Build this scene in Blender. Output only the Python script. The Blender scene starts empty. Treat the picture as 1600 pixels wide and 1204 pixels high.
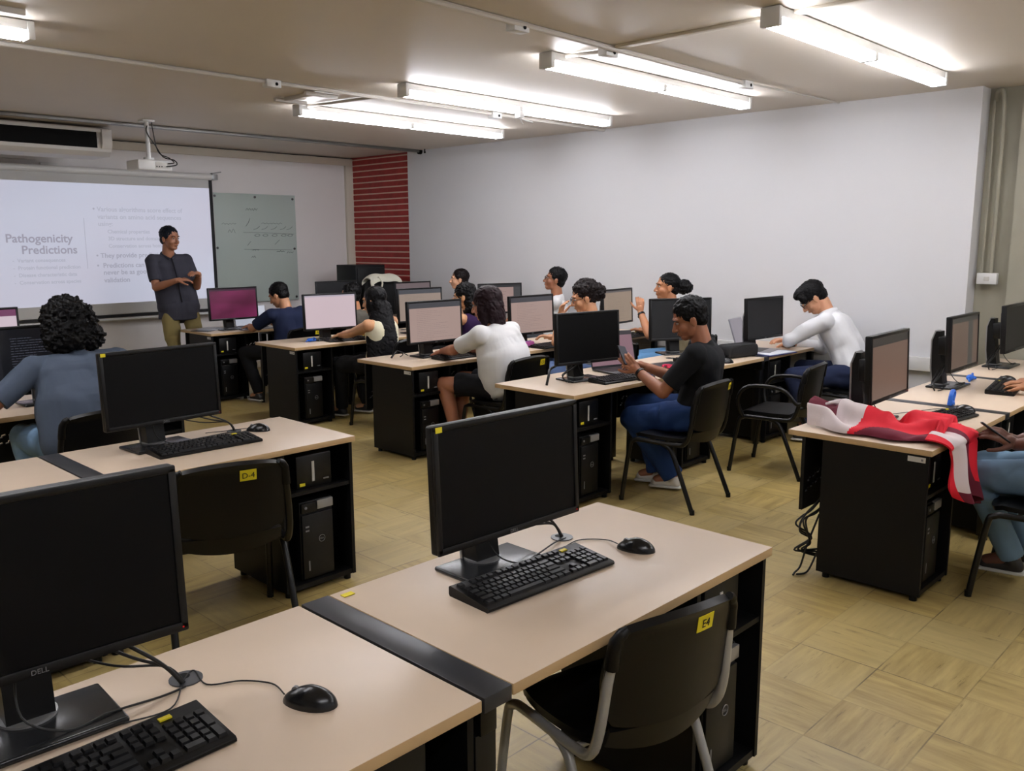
import bpy, bmesh, math, random
from mathutils import Vector, Matrix, noise
random.seed(7)
PI = math.pi
COL = bpy.context.scene.collection
V = Vector

# ---------------------------------------------------------------- materials
def lin(c):
    return tuple(((x/255)/12.92 if x/255 <= .04045 else ((x/255+.055)/1.055)**2.4) for x in c)

def mat(name, rgb, rough=.5, metal=0, bump=0, bscale=40, var=0, vscale=6, spec=.5, coat=0, sss=0, emit=None, estr=0):
    m = bpy.data.materials.new(name); m.use_nodes = True
    nt = m.node_tree; b = nt.nodes['Principled BSDF']
    c = lin(rgb)
    b.inputs['Base Color'].default_value = (*c, 1)
    b.inputs['Roughness'].default_value = rough
    b.inputs['Metallic'].default_value = metal
    b.inputs['Specular IOR Level'].default_value = spec
    if coat: b.inputs['Coat Weight'].default_value = coat
    if sss:
        b.inputs['Subsurface Weight'].default_value = sss
        b.inputs['Subsurface Radius'].default_value = (.012, .004, .002)
        b.inputs['Subsurface Scale'].default_value = 1
    if emit:
        b.inputs['Emission Color'].default_value = (*lin(emit), 1)
        b.inputs['Emission Strength'].default_value = estr
    tc = nt.nodes.new('ShaderNodeTexCoord')
    if var:
        n = nt.nodes.new('ShaderNodeTexNoise'); n.inputs['Scale'].default_value = vscale; n.inputs['Detail'].default_value = 5
        nt.links.new(tc.outputs['Object'], n.inputs['Vector'])
        r = nt.nodes.new('ShaderNodeValToRGB')
        r.color_ramp.elements[0].position = .3; r.color_ramp.elements[1].position = .7
        r.color_ramp.elements[0].color = (*[max(0, x*(1-var)) for x in c], 1)
        r.color_ramp.elements[1].color = (*[min(1, x*(1+var)) for x in c], 1)
        nt.links.new(n.outputs['Fac'], r.inputs['Fac']); nt.links.new(r.outputs['Color'], b.inputs['Base Color'])
    if bump:
        n = nt.nodes.new('ShaderNodeTexNoise'); n.inputs['Scale'].default_value = bscale; n.inputs['Detail'].default_value = 4
        nt.links.new(tc.outputs['Object'], n.inputs['Vector'])
        bp = nt.nodes.new('ShaderNodeBump'); bp.inputs['Strength'].default_value = bump; bp.inputs['Distance'].default_value = .01
        nt.links.new(n.outputs['Fac'], bp.inputs['Height']); nt.links.new(bp.outputs['Normal'], b.inputs['Normal'])
    return m

class NG:
    """tiny helper for writing math node chains"""
    def __init__(s, m): s.nt = m.node_tree; s.N = s.nt.nodes; s.L = s.nt.links
    def put(s, sock, v):
        if hasattr(v, 'is_linked') or isinstance(v, bpy.types.NodeSocket): s.L.new(v, sock)
        else: sock.default_value = v
    def m(s, op, a, b=0., c=0.):
        n = s.N.new('ShaderNodeMath'); n.operation = op
        for i, v in enumerate((a, b, c)): s.put(n.inputs[i], v)
        return n.outputs[0]
    def mix(s, f, a, b):
        n = s.N.new('ShaderNodeMix'); n.data_type = 'RGBA'
        s.put(n.inputs[0], f); s.put(n.inputs[6], a); s.put(n.inputs[7], b)
        return n.outputs[2]
    def comb(s, x, y, z):
        n = s.N.new('ShaderNodeCombineXYZ')
        for i, v in enumerate((x, y, z)): s.put(n.inputs[i], v)
        return n.outputs[0]
    def noise(s, vec, sc, det=3, rough=.5):
        n = s.N.new('ShaderNodeTexNoise'); n.inputs['Scale'].default_value = sc; n.inputs['Detail'].default_value = det
        n.inputs['Roughness'].default_value = rough; s.L.new(vec, n.inputs['Vector']); return n.outputs['Fac']
    def ramp(s, f, p0, p1, c0=(0,0,0,1), c1=(1,1,1,1)):
        n = s.N.new('ShaderNodeValToRGB'); e = n.color_ramp.elements
        e[0].position = p0; e[1].position = p1; e[0].color = c0; e[1].color = c1
        s.put(n.inputs['Fac'], f); return n.outputs['Color']

def L4(*c): return (*lin(c), 1)

def floor_mat():
    m = mat('vinyl_tile_floor', (170,150,100), .34)
    g = NG(m); b = g.N['Principled BSDF']
    tc = g.N.new('ShaderNodeTexCoord'); sp = g.N.new('ShaderNodeSeparateXYZ'); g.L.new(tc.outputs['Object'], sp.inputs[0])
    T = .325
    x = g.m('DIVIDE', g.m('SUBTRACT', sp.outputs[0], 3.67-T*30), T); y = g.m('DIVIDE', g.m('SUBTRACT', sp.outputs[1], 1.2-T*30), T)
    ix, iy = g.m('FLOOR', x), g.m('FLOOR', y); fx, fy = g.m('FRACT', x), g.m('FRACT', y)
    par = g.m('MODULO', g.m('ADD', ix, iy), 2.)
    wn = g.N.new('ShaderNodeTexWhiteNoise'); g.L.new(g.comb(ix, iy, 0.), wn.inputs['Vector'])
    off = g.m('MULTIPLY', wn.outputs['Value'], 37.)
    va = g.comb(g.m('MULTIPLY', sp.outputs[0], 2.2), g.m('ADD', g.m('MULTIPLY', sp.outputs[1], 20.), off), off)
    vb = g.comb(g.m('ADD', g.m('MULTIPLY', sp.outputs[0], 20.), off), g.m('MULTIPLY', sp.outputs[1], 2.2), off)
    mv = g.N.new('ShaderNodeMix'); mv.data_type = 'VECTOR'; g.put(mv.inputs[0], par); g.L.new(va, mv.inputs[4]); g.L.new(vb, mv.inputs[5])
    vec = mv.outputs[1]
    st = g.noise(vec, 1.3, 5, .62)
    base = g.mix(g.ramp(st, .32, .68), L4(140,117,62), L4(184,163,104))
    base = g.mix(g.m('MULTIPLY', wn.outputs['Value'], .55), base, L4(182,166,118))
    big = g.noise(tc.outputs['Object'], .6, 3)
    base = g.mix(g.m('MULTIPLY', g.ramp(big, .4, .7), .45), base, L4(168,142,74))
    dk = g.noise(vec, 2.3, 6, .7)
    base = g.mix(g.m('MULTIPLY', g.ramp(dk, .60, .70), .7), base, L4(96,78,42))
    ex = g.m('MINIMUM', fx, g.m('SUBTRACT', 1., fx)); ey = g.m('MINIMUM', fy, g.m('SUBTRACT', 1., fy))
    e = g.m('MINIMUM', ex, ey)
    seam = g.m('LESS_THAN', e, .008)
    sn = g.ramp(g.noise(tc.outputs['Object'], 3.5, 4), .45, .62)
    base = g.mix(g.m('MULTIPLY', seam, g.m('ADD', .2, g.m('MULTIPLY', sn, .7))), base, L4(84,70,42))
    g.L.new(base, b.inputs['Base Color'])
    rr = g.m('ADD', .27, g.m('MULTIPLY', st, .25)); g.L.new(rr, b.inputs['Roughness'])
    bp = g.N.new('ShaderNodeBump'); bp.inputs['Strength'].default_value = .12; bp.inputs['Distance'].default_value = .004
    g.L.new(big, bp.inputs['Height']); g.L.new(bp.outputs['Normal'], b.inputs['Normal'])
    return m

def screen_mat(name, body, bar, side=None, lines=None, strength=1.0, grad=None, plate=None):
    """computer screen content; Generated coordinates of a thin panel (x = width, z = height)"""
    m = mat(name, (8,8,9), .3)
    g = NG(m); b = g.N['Principled BSDF']
    tc = g.N.new('ShaderNodeTexCoord'); sp = g.N.new('ShaderNodeSeparateXYZ'); g.L.new(tc.outputs['Generated'], sp.inputs[0])
    u, w = sp.outputs[0], sp.outputs[2]
    c = L4(*body)
    if grad:
        n = g.noise(tc.outputs['Generated'], 1.6, 2)
        c = g.mix(g.ramp(n, .3, .7), L4(*body), L4(*grad))
    if plate:
        inx = g.m('MULTIPLY', g.m('GREATER_THAN', u, plate[0]), g.m('LESS_THAN', u, plate[1]))
        c = g.mix(inx, c, L4(*plate[2]))
    if lines:
        row = g.m('FRACT', g.m('MULTIPLY', w, 22.))
        rid = g.m('FLOOR', g.m('MULTIPLY', w, 22.))
        wn = g.N.new('ShaderNodeTexWhiteNoise'); g.L.new(g.comb(rid, 3., 0.), wn.inputs['Vector'])
        ln = g.m('ADD', .3, g.m('MULTIPLY', wn.outputs['Value'], .55))
        on = g.m('MULTIPLY', g.m('LESS_THAN', row, .3), g.m('MULTIPLY', g.m('GREATER_THAN', u, .14), g.m('LESS_THAN', u, ln)))
        tx = g.noise(g.comb(g.m('MULTIPLY', u, 60.), rid, 0.), 1., 1)
        on = g.m('MULTIPLY', on, g.m('GREATER_THAN', tx, .45))
        on = g.m('MULTIPLY', on, g.m('LESS_THAN', w, .84))
        c = g.mix(g.m('MULTIPLY', on, lines[3]), c, L4(*lines[:3]))
    if side: c = g.mix(g.m('LESS_THAN', u, side[0]), c, L4(*side[1]))
    if bar: c = g.mix(g.m('GREATER_THAN', w, bar[0]), c, L4(*bar[1]))
    g.put(b.inputs['Emission Color'], c); b.inputs['Emission Strength'].default_value = strength
    return m

M = {}
M['floor'] = floor_mat()
M['wallwhite'] = mat('white_wall_paint', (212,212,214), .55, bump=.05, bscale=60)
M['wallfront'] = mat('offwhite_wall_paint', (226,222,220), .6, bump=.05, bscale=60)
M['cream'] = mat('cream_trim_paint', (208,200,184), .55)
M['olive'] = mat('grey_olive_wall_paint', (150,146,130), .6, var=.06, vscale=3, bump=.05)
M['ceil'] = mat('ceiling_paint', (214,205,192), .5, var=.015, vscale=2)
M['brickred'] = mat('red_painted_brick', (150,44,40), .6, var=.16, vscale=9, bump=.3, bscale=30)
M['mortar'] = mat('pale_mortar', (205,176,158), .85, bump=.5, bscale=50)
M['wood'] = mat('pale_beech_laminate', (210,190,168), .36, var=.025, vscale=5)
M['edge'] = mat('beech_edge_band', (190,160,118), .45)
M['black'] = mat('black_laminate', (9,9,10), .5, spec=.25)
M['panel'] = mat('black_panel_sheet', (15,15,16), .5, spec=.3)
M['steel_black'] = mat('black_powder_steel', (8,8,9), .35, spec=.4)
M['strip'] = mat('dark_grey_steel_strip', (44,45,49), .38)
M['plastic'] = mat('black_chair_plastic', (9,9,10), .38, spec=.28)
M['greytube'] = mat('pale_grey_steel_tube', (165,165,162), .35, metal=.25)
M['monplastic'] = mat('black_monitor_plastic', (10,10,11), .4, spec=.35)
M['screenoff'] = mat('dark_matte_screen', (5,5,6), .5, spec=.15)
M['screengrey'] = mat('dark_grey_matte_screen', (26,27,29), .5, spec=.3)
M['standbase'] = mat('glossy_dark_base', (38,39,41), .22, metal=.2)
M['silver'] = mat('silver_plastic', (150,150,150), .35, metal=.4)
M['key'] = mat('black_key_plastic', (18,18,20), .4, spec=.35)
M['keybody'] = mat('black_keyboard_body', (8,8,9), .45, spec=.3)
M['mouse'] = mat('black_mouse_plastic', (16,17,20), .25)
M['cable'] = mat('black_cable', (12,12,12), .5)
M['yellow'] = mat('yellow_sticker', (226,208,30), .5)
M['ink'] = mat('black_ink', (12,12,12), .6)
M['logo'] = mat('grey_logo_print', (120,120,122), .4)
M['whiteplast'] = mat('white_plastic', (214,214,212), .45)
M['cond'] = mat('white_conduit', (196,190,182), .5)
M['tagwhite'] = mat('white_tag', (198,196,190), .5)
M['grom'] = mat('grey_grommet', (70,72,76), .35)
M['blue'] = mat('blue_plastic', (24,96,200), .4)
M['redled'] = mat('red_led', (150,20,20), .4, emit=(255,30,30), estr=.25)
M['greenled'] = mat('green_led', (150,230,40), .4, emit=(170,240,40), estr=.6)
M['laptop'] = mat('silver_laptop', (150,150,158), .35, metal=.3)
M['darklaptop'] = mat('dark_laptop', (40,41,45), .35)
M['steelrail'] = mat('grey_steel_rail', (120,118,115), .35, metal=.6)
M['acwhite'] = mat('white_ac_casing', (206,202,196), .45)
M['dark'] = mat('dark_vent', (5,5,5), .7, spec=.15)
M['glassboard'] = mat('pale_green_glass_board', (178,190,184), .4, spec=.3)
M['bolt'] = mat('steel_bolt', (90,90,90), .3, metal=.8)
M['marker'] = mat('grey_marker_ink', (138,146,142), .6)
M['markerdark'] = mat('dark_marker_ink', (70,76,76), .6)
M['cloth_screen'] = mat('projection_cloth', (196,196,194), .7)
M['clothback'] = mat('projection_cloth_border', (14,14,18), .7)
M['red'] = mat('red_jacket_cloth', (222,10,42), .75, bump=.06, bscale=90)
M['maroon'] = mat('maroon_jacket_cloth', (110,22,48), .8, bump=.06, bscale=90)
M['whitecloth'] = mat('white_jacket_cloth', (218,205,206), .8, bump=.06, bscale=90)
M['creamcloth'] = mat('cream_canvas', (222,218,200), .85, bump=.2, bscale=80)
M['paper'] = mat('white_paper', (222,224,232), .6)
M['pinkplast'] = mat('magenta_pencil_case', (196,92,170), .55)
M['pinkcloth'] = mat('pink_pouch', (214,130,140), .6)
M['bagblack'] = mat('black_fabric_case', (20,20,22), .8, bump=.3, bscale=90)
M['magenta'] = mat('crimson_strap', (190,30,70), .6)
M['navy'] = mat('navy_cover', (30,40,110), .5)
M['eyew'] = mat('eye_white', (168,160,152), .5)
M['iris'] = mat('dark_iris', (25,16,12), .25)
M['lens'] = mat('clear_lens', (220,225,230), .05)
M['glassrim'] = mat('thin_metal_rim', (60,55,50), .3, metal=.7)
# lamp tubes give off light
mt = bpy.data.materials.new('fluorescent_tube'); mt.use_nodes = True
b = mt.node_tree.nodes['Principled BSDF']; b.inputs['Base Color'].default_value = (.9,.9,.92,1)
b.inputs['Emission Color'].default_value = (*lin((246,247,255)), 1); b.inputs['Emission Strength'].default_value = 35
M['tube'] = mt
# slide thrown on the projection cloth
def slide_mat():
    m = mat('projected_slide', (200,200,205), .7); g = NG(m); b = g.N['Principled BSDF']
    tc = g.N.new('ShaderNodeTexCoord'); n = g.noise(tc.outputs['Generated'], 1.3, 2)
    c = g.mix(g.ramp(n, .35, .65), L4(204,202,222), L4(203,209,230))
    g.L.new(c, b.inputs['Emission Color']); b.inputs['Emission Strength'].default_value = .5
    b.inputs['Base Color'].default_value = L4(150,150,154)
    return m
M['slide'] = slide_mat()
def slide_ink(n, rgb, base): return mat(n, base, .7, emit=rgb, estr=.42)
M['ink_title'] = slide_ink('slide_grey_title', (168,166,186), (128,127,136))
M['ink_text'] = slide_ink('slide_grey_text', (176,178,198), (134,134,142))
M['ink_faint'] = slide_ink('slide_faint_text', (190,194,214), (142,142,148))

# screens
S = {}
S['off'] = M['screenoff']
S['grey'] = M['screengrey']
S['wine'] = screen_mat('wine_desktop_screen', (96,28,62), (.93,(70,40,60)), grad=(134,44,92), strength=0.50)
S['pinkwhite'] = screen_mat('pale_pink_document_screen', (222,200,208), (.95,(190,180,195)), strength=0.59)
S['tan'] = screen_mat('tan_document_screen', (168,150,138), (.86,(84,86,92)), lines=(120,108,100,.35), strength=0.56)
S['tan2'] = screen_mat('pinkish_document_screen', (184,158,150), (.86,(78,78,84)), lines=(140,120,116,.4), strength=0.56)
S['tan3'] = screen_mat('brownish_document_screen', (160,140,122), (.94,(96,90,90)), lines=(128,112,100,.35), strength=0.56)
S['code'] = screen_mat('dark_code_screen', (24,25,30), None, lines=(96,98,112,.6), side=(.04,(38,38,44)), strength=0.50)
S['viewer'] = screen_mat('viewer_page_screen', (72,72,74), (.9,(50,50,52)), plate=(.3,.82,(176,148,142)), lines=(110,84,84,.7), strength=0.56)
S['toolbar'] = screen_mat('toolbar_page_screen', (176,158,160), (.80,(120,105,108)), side=(.2,(70,62,66)), lines=(110,98,100,.6), strength=0.56)
S['brown'] = screen_mat('dim_brown_screen', (124,98,86), (.86,(52,50,50)), strength=0.50)
S['brown2'] = screen_mat('dim_brown_page_screen', (112,90,80), (.9,(56,56,56)), plate=(.62,.8,(78,76,74)), strength=0.46)
S['pinkpage'] = screen_mat('pink_page_screen', (222,202,214), (.84,(120,60,100)), strength=0.59)
S['laptoppink'] = screen_mat('dusky_pink_laptop_screen', (156,118,130), (.9,(60,52,58)), lines=(126,96,106,.5), strength=0.50)
S['laptopgrey'] = screen_mat('lavender_grey_laptop_screen', (158,152,162), None, strength=0.46)
S['laptopwhite'] = screen_mat('pale_laptop_screen', (196,200,214), None, strength=0.53)
S['phone'] = screen_mat('phone_screen', (120,124,138), (.8,(60,62,74)), lines=(60,62,70,.7), strength=0.50)

# ---------------------------------------------------------------- mesh builder
_sph = {}
def unit_sphere(u, v):
    if (u, v) not in _sph:
        vs = [V((0,0,1))]+[V((math.sin(PI*j/v)*math.cos(2*PI*i/u), math.sin(PI*j/v)*math.sin(2*PI*i/u), math.cos(PI*j/v))) for j in range(1, v) for i in range(u)]+[V((0,0,-1))]
        fs = [(0, 1+i, 1+(i+1)%u) for i in range(u)]
        for j in range(v-2):
            for i in range(u):
                a = 1+j*u; fs.append((a+i, a+u+i, a+u+(i+1)%u, a+(i+1)%u))
        a = 1+(v-2)*u; L_ = len(vs)-1
        fs += [(a+i, L_, a+(i+1)%u) for i in range(u)]
        _sph[(u, v)] = (vs, fs)
    return _sph[(u, v)]
class MB:
    def __init__(s): s.bm = bmesh.new()
    def _x(s, vs, Mx):
        if Mx is not None: bmesh.ops.transform(s.bm, matrix=Mx, verts=vs)
    def box(s, lo, hi, bev=0, Mx=None, mi=0, seg=2):
        lo, hi = V(lo), V(hi); d = hi-lo; c = (lo+hi)/2
        r = bmesh.ops.create_cube(s.bm, size=1, matrix=Matrix.Translation(c) @ Matrix.Diagonal((*d, 1)))
        vs = r['verts']; fs = list({f for v in vs for f in v.link_faces})
        if bev:
            es = list({e for v in vs for e in v.link_edges})
            rr = bmesh.ops.bevel(s.bm, geom=es, offset=bev, segments=seg, affect='EDGES', profile=.5)
            seen = set(rr['verts']) | {v for v in vs if v.is_valid}
            fs = list({f for v in seen for f in v.link_faces}); vs = list({v for f in fs for v in f.verts})
        for f in fs: f.material_index = mi
        s._x(vs, Mx); return s
    def cyl(s, p0, p1, r0, r1=None, seg=14, mi=0, cap=True):
        p0, p1 = V(p0), V(p1); r1 = r0 if r1 is None else r1; d = p1-p0
        q = d.to_track_quat('Z', 'Y').to_matrix().to_4x4()
        r = bmesh.ops.create_cone(s.bm, cap_ends=cap, segments=seg, radius1=r0, radius2=max(r1, 1e-5), depth=d.length, matrix=Matrix.Translation((p0+p1)/2) @ q)
        for f in {f for v in r['verts'] for f in v.link_faces}: f.material_index = mi
        return s
    def ball(s, c, r, R=None, u=14, v=10, mi=0):
        if isinstance(r, (int, float)): r = (r, r, r)
        Mx = Matrix.Translation(V(c)) @ (R.to_4x4() if R is not None else Matrix.Identity(4)) @ Matrix.Diagonal((*r, 1))
        vs, fs = unit_sphere(u, v)
        bv = [s.bm.verts.new(Mx @ p) for p in vs]
        for f in fs:
            q = s.bm.faces.new([bv[i] for i in f]); q.material_index = mi
        return s
    def cap(s, p0, p1, r0, r1=None):
        r1 = r0 if r1 is None else r1; p0, p1 = V(p0), V(p1)
        k_ = 28 if max(r0, r1) > .03 else 14
        s.ball(p0, r0, u=k_, v=k_*2//3); s.ball(p1, r1, u=k_, v=k_*2//3)
        if (p1-p0).length > 1e-4: s.cyl(p0, p1, r0, r1, seg=k_)
        return s
    def tube(s, pts, r, seg=8, sm=0, flat=1.0, mi=0, closed=False):
        pts = [V(p) for p in pts]
        if sm: pts = catmull(pts, sm)
        n = len(pts); rings = []; up = None
        for i, p in enumerate(pts):
            a = pts[max(0, i-1)]; b2 = pts[min(n-1, i+1)]; t = (b2-a).normalized()
            if up is None:
                up = V((0,0,1)) if abs(t.z) < .9 else V((1,0,0))
            sd = t.cross(up)
            if sd.length < 1e-4: sd = t.orthogonal()
            sd.normalize(); up = sd.cross(t).normalized()
            rr = r[min(len(r)-1, int(round(i*(len(r)-1)/(n-1))))] if isinstance(r, (list, tuple)) else r
            rings.append([s.bm.verts.new(p + sd*math.cos(2*PI*k/seg)*rr*flat + up*math.sin(2*PI*k/seg)*rr) for k in range(seg)])
        for i in range(n-1):
            for k in range(seg):
                f = s.bm.faces.new((rings[i][k], rings[i][(k+1)%seg], rings[i+1][(k+1)%seg], rings[i+1][k])); f.material_index = mi
        f = s.bm.faces.new(rings[0][::-1]); f.material_index = mi
        f = s.bm.faces.new(rings[-1]); f.material_index = mi
        return s
    def prism(s, pts, axis, a, b2, mi=0):
        """2D outline extruded along axis ('x','y','z') from a to b2"""
        def P(u, w, t): return {'x': (t,u,w), 'y': (u,t,w), 'z': (u,w,t)}[axis]
        A = [s.bm.verts.new(P(u, w, a)) for u, w in pts]; B = [s.bm.verts.new(P(u, w, b2)) for u, w in pts]
        n = len(pts); fs = [s.bm.faces.new(A), s.bm.faces.new(B[::-1])]
        for i in range(n): fs.append(s.bm.faces.new((A[i], B[i], B[(i+1)%n], A[(i+1)%n])))
        for f in fs: f.material_index = mi
        return s
    def grid(s, fn, nu, nv, thick=0, mi=None, close=True):
        """fn(u,v)->point; builds a sheet with real thickness"""
        P = [[V(fn(i/nu, j/nv)) for j in range(nv+1)] for i in range(nu+1)]
        def nrm(i, j):
            a = P[min(nu, i+1)][j]-P[max(0, i-1)][j]; c = P[i][min(nv, j+1)]-P[i][max(0, j-1)]
            n = a.cross(c); return n.normalized() if n.length > 1e-9 else V((0,0,1))
        A = [[s.bm.verts.new(P[i][j]+nrm(i, j)*thick/2) for j in range(nv+1)] for i in range(nu+1)]
        B = [[s.bm.verts.new(P[i][j]-nrm(i, j)*thick/2) for j in range(nv+1)] for i in range(nu+1)]
        def F(vs, k):
            f = s.bm.faces.new(vs); f.material_index = k
        for i in range(nu):
            for j in range(nv):
                k = mi(i/nu, j/nv) if mi else 0
                F((A[i][j], A[i+1][j], A[i+1][j+1], A[i][j+1]), k)
                F((B[i][j+1], B[i+1][j+1], B[i+1][j], B[i][j]), k)
        for i in range(nu):
            k0 = mi(i/nu, 0) if mi else 0; k1 = mi(i/nu, 1) if mi else 0
            F((A[i+1][0], A[i][0], B[i][0], B[i+1][0]), k0); F((A[i][nv], A[i+1][nv], B[i+1][nv], B[i][nv]), k1)
        for j in range(nv):
            k0 = mi(0, j/nv) if mi else 0; k1 = mi(1, j/nv) if mi else 0
            F((A[0][j], A[0][j+1], B[0][j+1], B[0][j]), k0); F((A[nu][j+1], A[nu][j], B[nu][j], B[nu][j+1]), k1)
        return s
    def build(s, name, mats, parent=None, smooth=40, loc=None):
        me = bpy.data.meshes.new(name); 
        bmesh.ops.recalc_face_normals(s.bm, faces=s.bm.faces[:])
        s.bm.to_mesh(me); s.bm.free()
        for m in (mats if isinstance(mats, (list, tuple)) else [mats]): me.materials.append(m)
        o = bpy.data.objects.new(name, me); COL.objects.link(o)
        if smooth:
            for p in me.polygons: p.use_smooth = True
            me.set_sharp_from_angle(angle=math.radians(smooth))
        if parent is not None: o.parent = parent
        if loc is not None: o.location = loc
        return o

def catmull(p, k):
    out = []; n = len(p)
    for i in range(n-1):
        a, b2, c, d = p[max(0,i-1)], p[i], p[i+1], p[min(n-1,i+2)]
        for j in range(k):
            t = j/k
            out.append(.5*((2*b2)+(c-a)*t+(2*a-5*b2+4*c-d)*t*t+(3*b2-a-3*c+d)*t**3))
    out.append(p[-1]); return out

def tag(o, label=None, cat=None, group=None, kind=None):
    if label: o['label'] = label
    if cat: o['category'] = cat
    if group: o['group'] = group
    if kind: o['kind'] = kind
    return o
def thing(name, label, cat, loc=(0,0,0), rz=0, group=None):
    o = bpy.data.objects.new(name, None); COL.objects.link(o); o.empty_display_size = .1
    o.location = loc; o.rotation_euler = (0,0,math.radians(rz)); return tag(o, label, cat, group)
def struct(name, mb, m, **k):
    o = mb.build(name, m, **k); o['kind'] = 'structure'; return o
def dup(root, loc, rz, label, group=None):
    r = root.copy(); COL.objects.link(r); r.location = loc; r.rotation_euler = (0,0,math.radians(rz)); r['label'] = label
    if group: r['group'] = group
    for ch in list(root.children):
        c = ch.copy(); COL.objects.link(c); c.parent = r
        for g_ in list(ch.children):
            d = g_.copy(); COL.objects.link(d); d.parent = c
    return r
def text(name, body, size, Mx, m, parent=None, align='LEFT', ext=.0004, bold=0):
    cu = bpy.data.curves.new(name, 'FONT'); cu.body = body; cu.size = size; cu.align_x = align; cu.extrude = ext; cu.resolution_u = 3; cu.offset = bold
    t = bpy.data.objects.new(name+'_tmp', cu); COL.objects.link(t)
    dg = bpy.context.evaluated_depsgraph_get(); dg.update()
    me = bpy.data.meshes.new_from_object(t.evaluated_get(dg)); me.name = name
    COL.objects.unlink(t); bpy.data.objects.remove(t); me.materials.clear(); me.materials.append(m)
    me.transform(Mx)
    o = bpy.data.objects.new(name, me); COL.objects.link(o)
    if parent is not None: o.parent = parent
    return o
# text basis facing -Y (reads left to right along +X, up +Z)
def T_front(x, y, z): return Matrix.Translation((x, y, z)) @ Matrix.Rotation(PI/2, 4, 'X')

# ---------------------------------------------------------------- camera
cam = bpy.data.cameras.new('camera'); camo = bpy.data.objects.new('camera', cam); COL.objects.link(camo)
f_px, yaw, pit, rol = 1354.14, .803171, -.165644, -.003767
cam.sensor_fit = 'HORIZONTAL'; cam.sensor_width = 36; cam.lens = 36*f_px/1600; cam.clip_start = .02
fw = V((math.sin(yaw)*math.cos(pit), math.cos(yaw)*math.cos(pit), math.sin(pit)))
rt = V((math.cos(yaw), -math.sin(yaw), 0)); up = rt.cross(fw)
r2 = rt*math.cos(rol)+up*math.sin(rol); u2 = -rt*math.sin(rol)+up*math.cos(rol)
camo.matrix_world = Matrix(((r2.x,u2.x,-fw.x,0),(r2.y,u2.y,-fw.y,0),(r2.z,u2.z,-fw.z,1.7),(0,0,0,1)))
sc = bpy.context.scene; sc.camera = camo
sc.view_settings.view_transform = 'Standard'; sc.view_settings.look = 'None'; sc.view_settings.gamma = 1
sc.view_settings.use_curve_mapping = False; sc.view_settings.exposure = .4
w = bpy.data.worlds.new('world'); sc.world = w; w.use_nodes = True
w.node_tree.nodes['Background'].inputs[0].default_value = (.6,.65,.7,1); w.node_tree.nodes['Background'].inputs[1].default_value = .3

# ---------------------------------------------------------------- room shell
ZC = 2.88; XL, XR, XR2 = -4.2, 7.66, 7.86; YB, YF, YE = -2.6, 10.65, 2.25
struct('floor', MB().box((XL,YB,-.1), (XR2+.1,YF+.1,0)), M['floor'], smooth=0)
struct('ceiling', MB().box((XL,YB,ZC), (XR2+.1,YF+.1,ZC+.1)), M['ceil'], smooth=0)
struct('wall_front', MB().box((XL,YF,0), (XR2+.1,YF+.15,ZC)), M['wallfront'], smooth=0)
struct('wall_left', MB().box((XL-.15,YB,0), (XL,YF,ZC)), M['wallwhite'], smooth=0)
struct('wall_back', MB().box((XL,YB-.15,0), (XR2+.1,YB,ZC)), M['wallwhite'], smooth=0)
struct('wall_right', MB().box((XR,YE,0), (XR2,9.33,ZC)), M['wallwhite'], smooth=0)
struct('wall_recess', MB().box((XR2,YB,0), (XR2+.15,YE+.4,ZC)).box((XR2-.05,YB,0), (XR2,2.0,ZC)), M['olive'], smooth=0)
# brick pier: courses with recessed bed joints
br = MB(); z = 0.02; k = 0
while z < ZC-.01:
    br.box((7.68+random.uniform(-.003,.003), 9.335, z), (XR2, YF, min(ZC, z+.064)), bev=.003, seg=1, mi=0); z += .081; k += 1
br.box((7.686, 9.335, 0), (XR2-.001, YF, ZC), mi=1)
struct('wall_brick', br, [M['brickred'], M['mortar']], smooth=0)
struct('trim_1', MB().box((XL,YF-.05,2.77), (7.69,YF,2.865), bev=.004), M['cream'])
struct('trim_2', MB().box((7.56,YF-.05,0), (7.69,YF,2.77), bev=.004), M['cream'])
struct('trim_3', MB().box((XL,YF-.02,2.865), (7.69,YF,2.875)), M['dark'])
# seam lip along the near ceiling board
struct('trim_4', MB().box((4.46,YB,ZC-.018), (4.52,3.42,ZC), bev=.004), M['cream'])
struct('baseboard_right', MB().box((XR-.012,YE,0), (XR,9.33,.09), bev=.003), M['cream'])
struct('baseboard_front', MB().box((XL,YF-.012,0), (7.55,YF,.09), bev=.003), M['cream'])

# wall raceway
o = MB().box((XR-.055, YE+.0, .60), (XR, 9.3, .715), bev=.006).build('wall_raceway', M['whiteplast'])
tag(o, 'long white cable raceway running along the white right wall at desk height', 'raceway')
# electric box + conduit on the recess wall
t = thing('wall_outlet_box', 'white plastic outlet box on the grey olive wall at the end of the white wall', 'outlet', (XR2-.05, 2.14, 1.38))
MB().box((-.05,-.075,-.045), (0,.075,.045), bev=.006).build('box_body', M['whiteplast'], t)
MB().box((-.056,-.02,-.018), (-.049,.02,.018), bev=.003).build('socket_plate', M['tagwhite'], t)
o = MB().tube([(XR2-.02,2.2,2.78),(XR2-.06,2.18,2.845),(XR2-.075,2.13,2.80),(XR2-.07,2.12,2.4),(XR2-.07,2.12,1.46),(XR2-.07,2.12,1.42)], .016, 10, sm=5).tube([(XR2-.07,2.19,1.42),(XR2-.07,2.19,2.2),(XR2-.06,2.20,2.78)], .009, 8).build('conduit_pipe', M['olive'])
tag(o, 'painted vertical conduit pipe bending at the ceiling above the wall outlet box', 'pipe')

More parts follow.
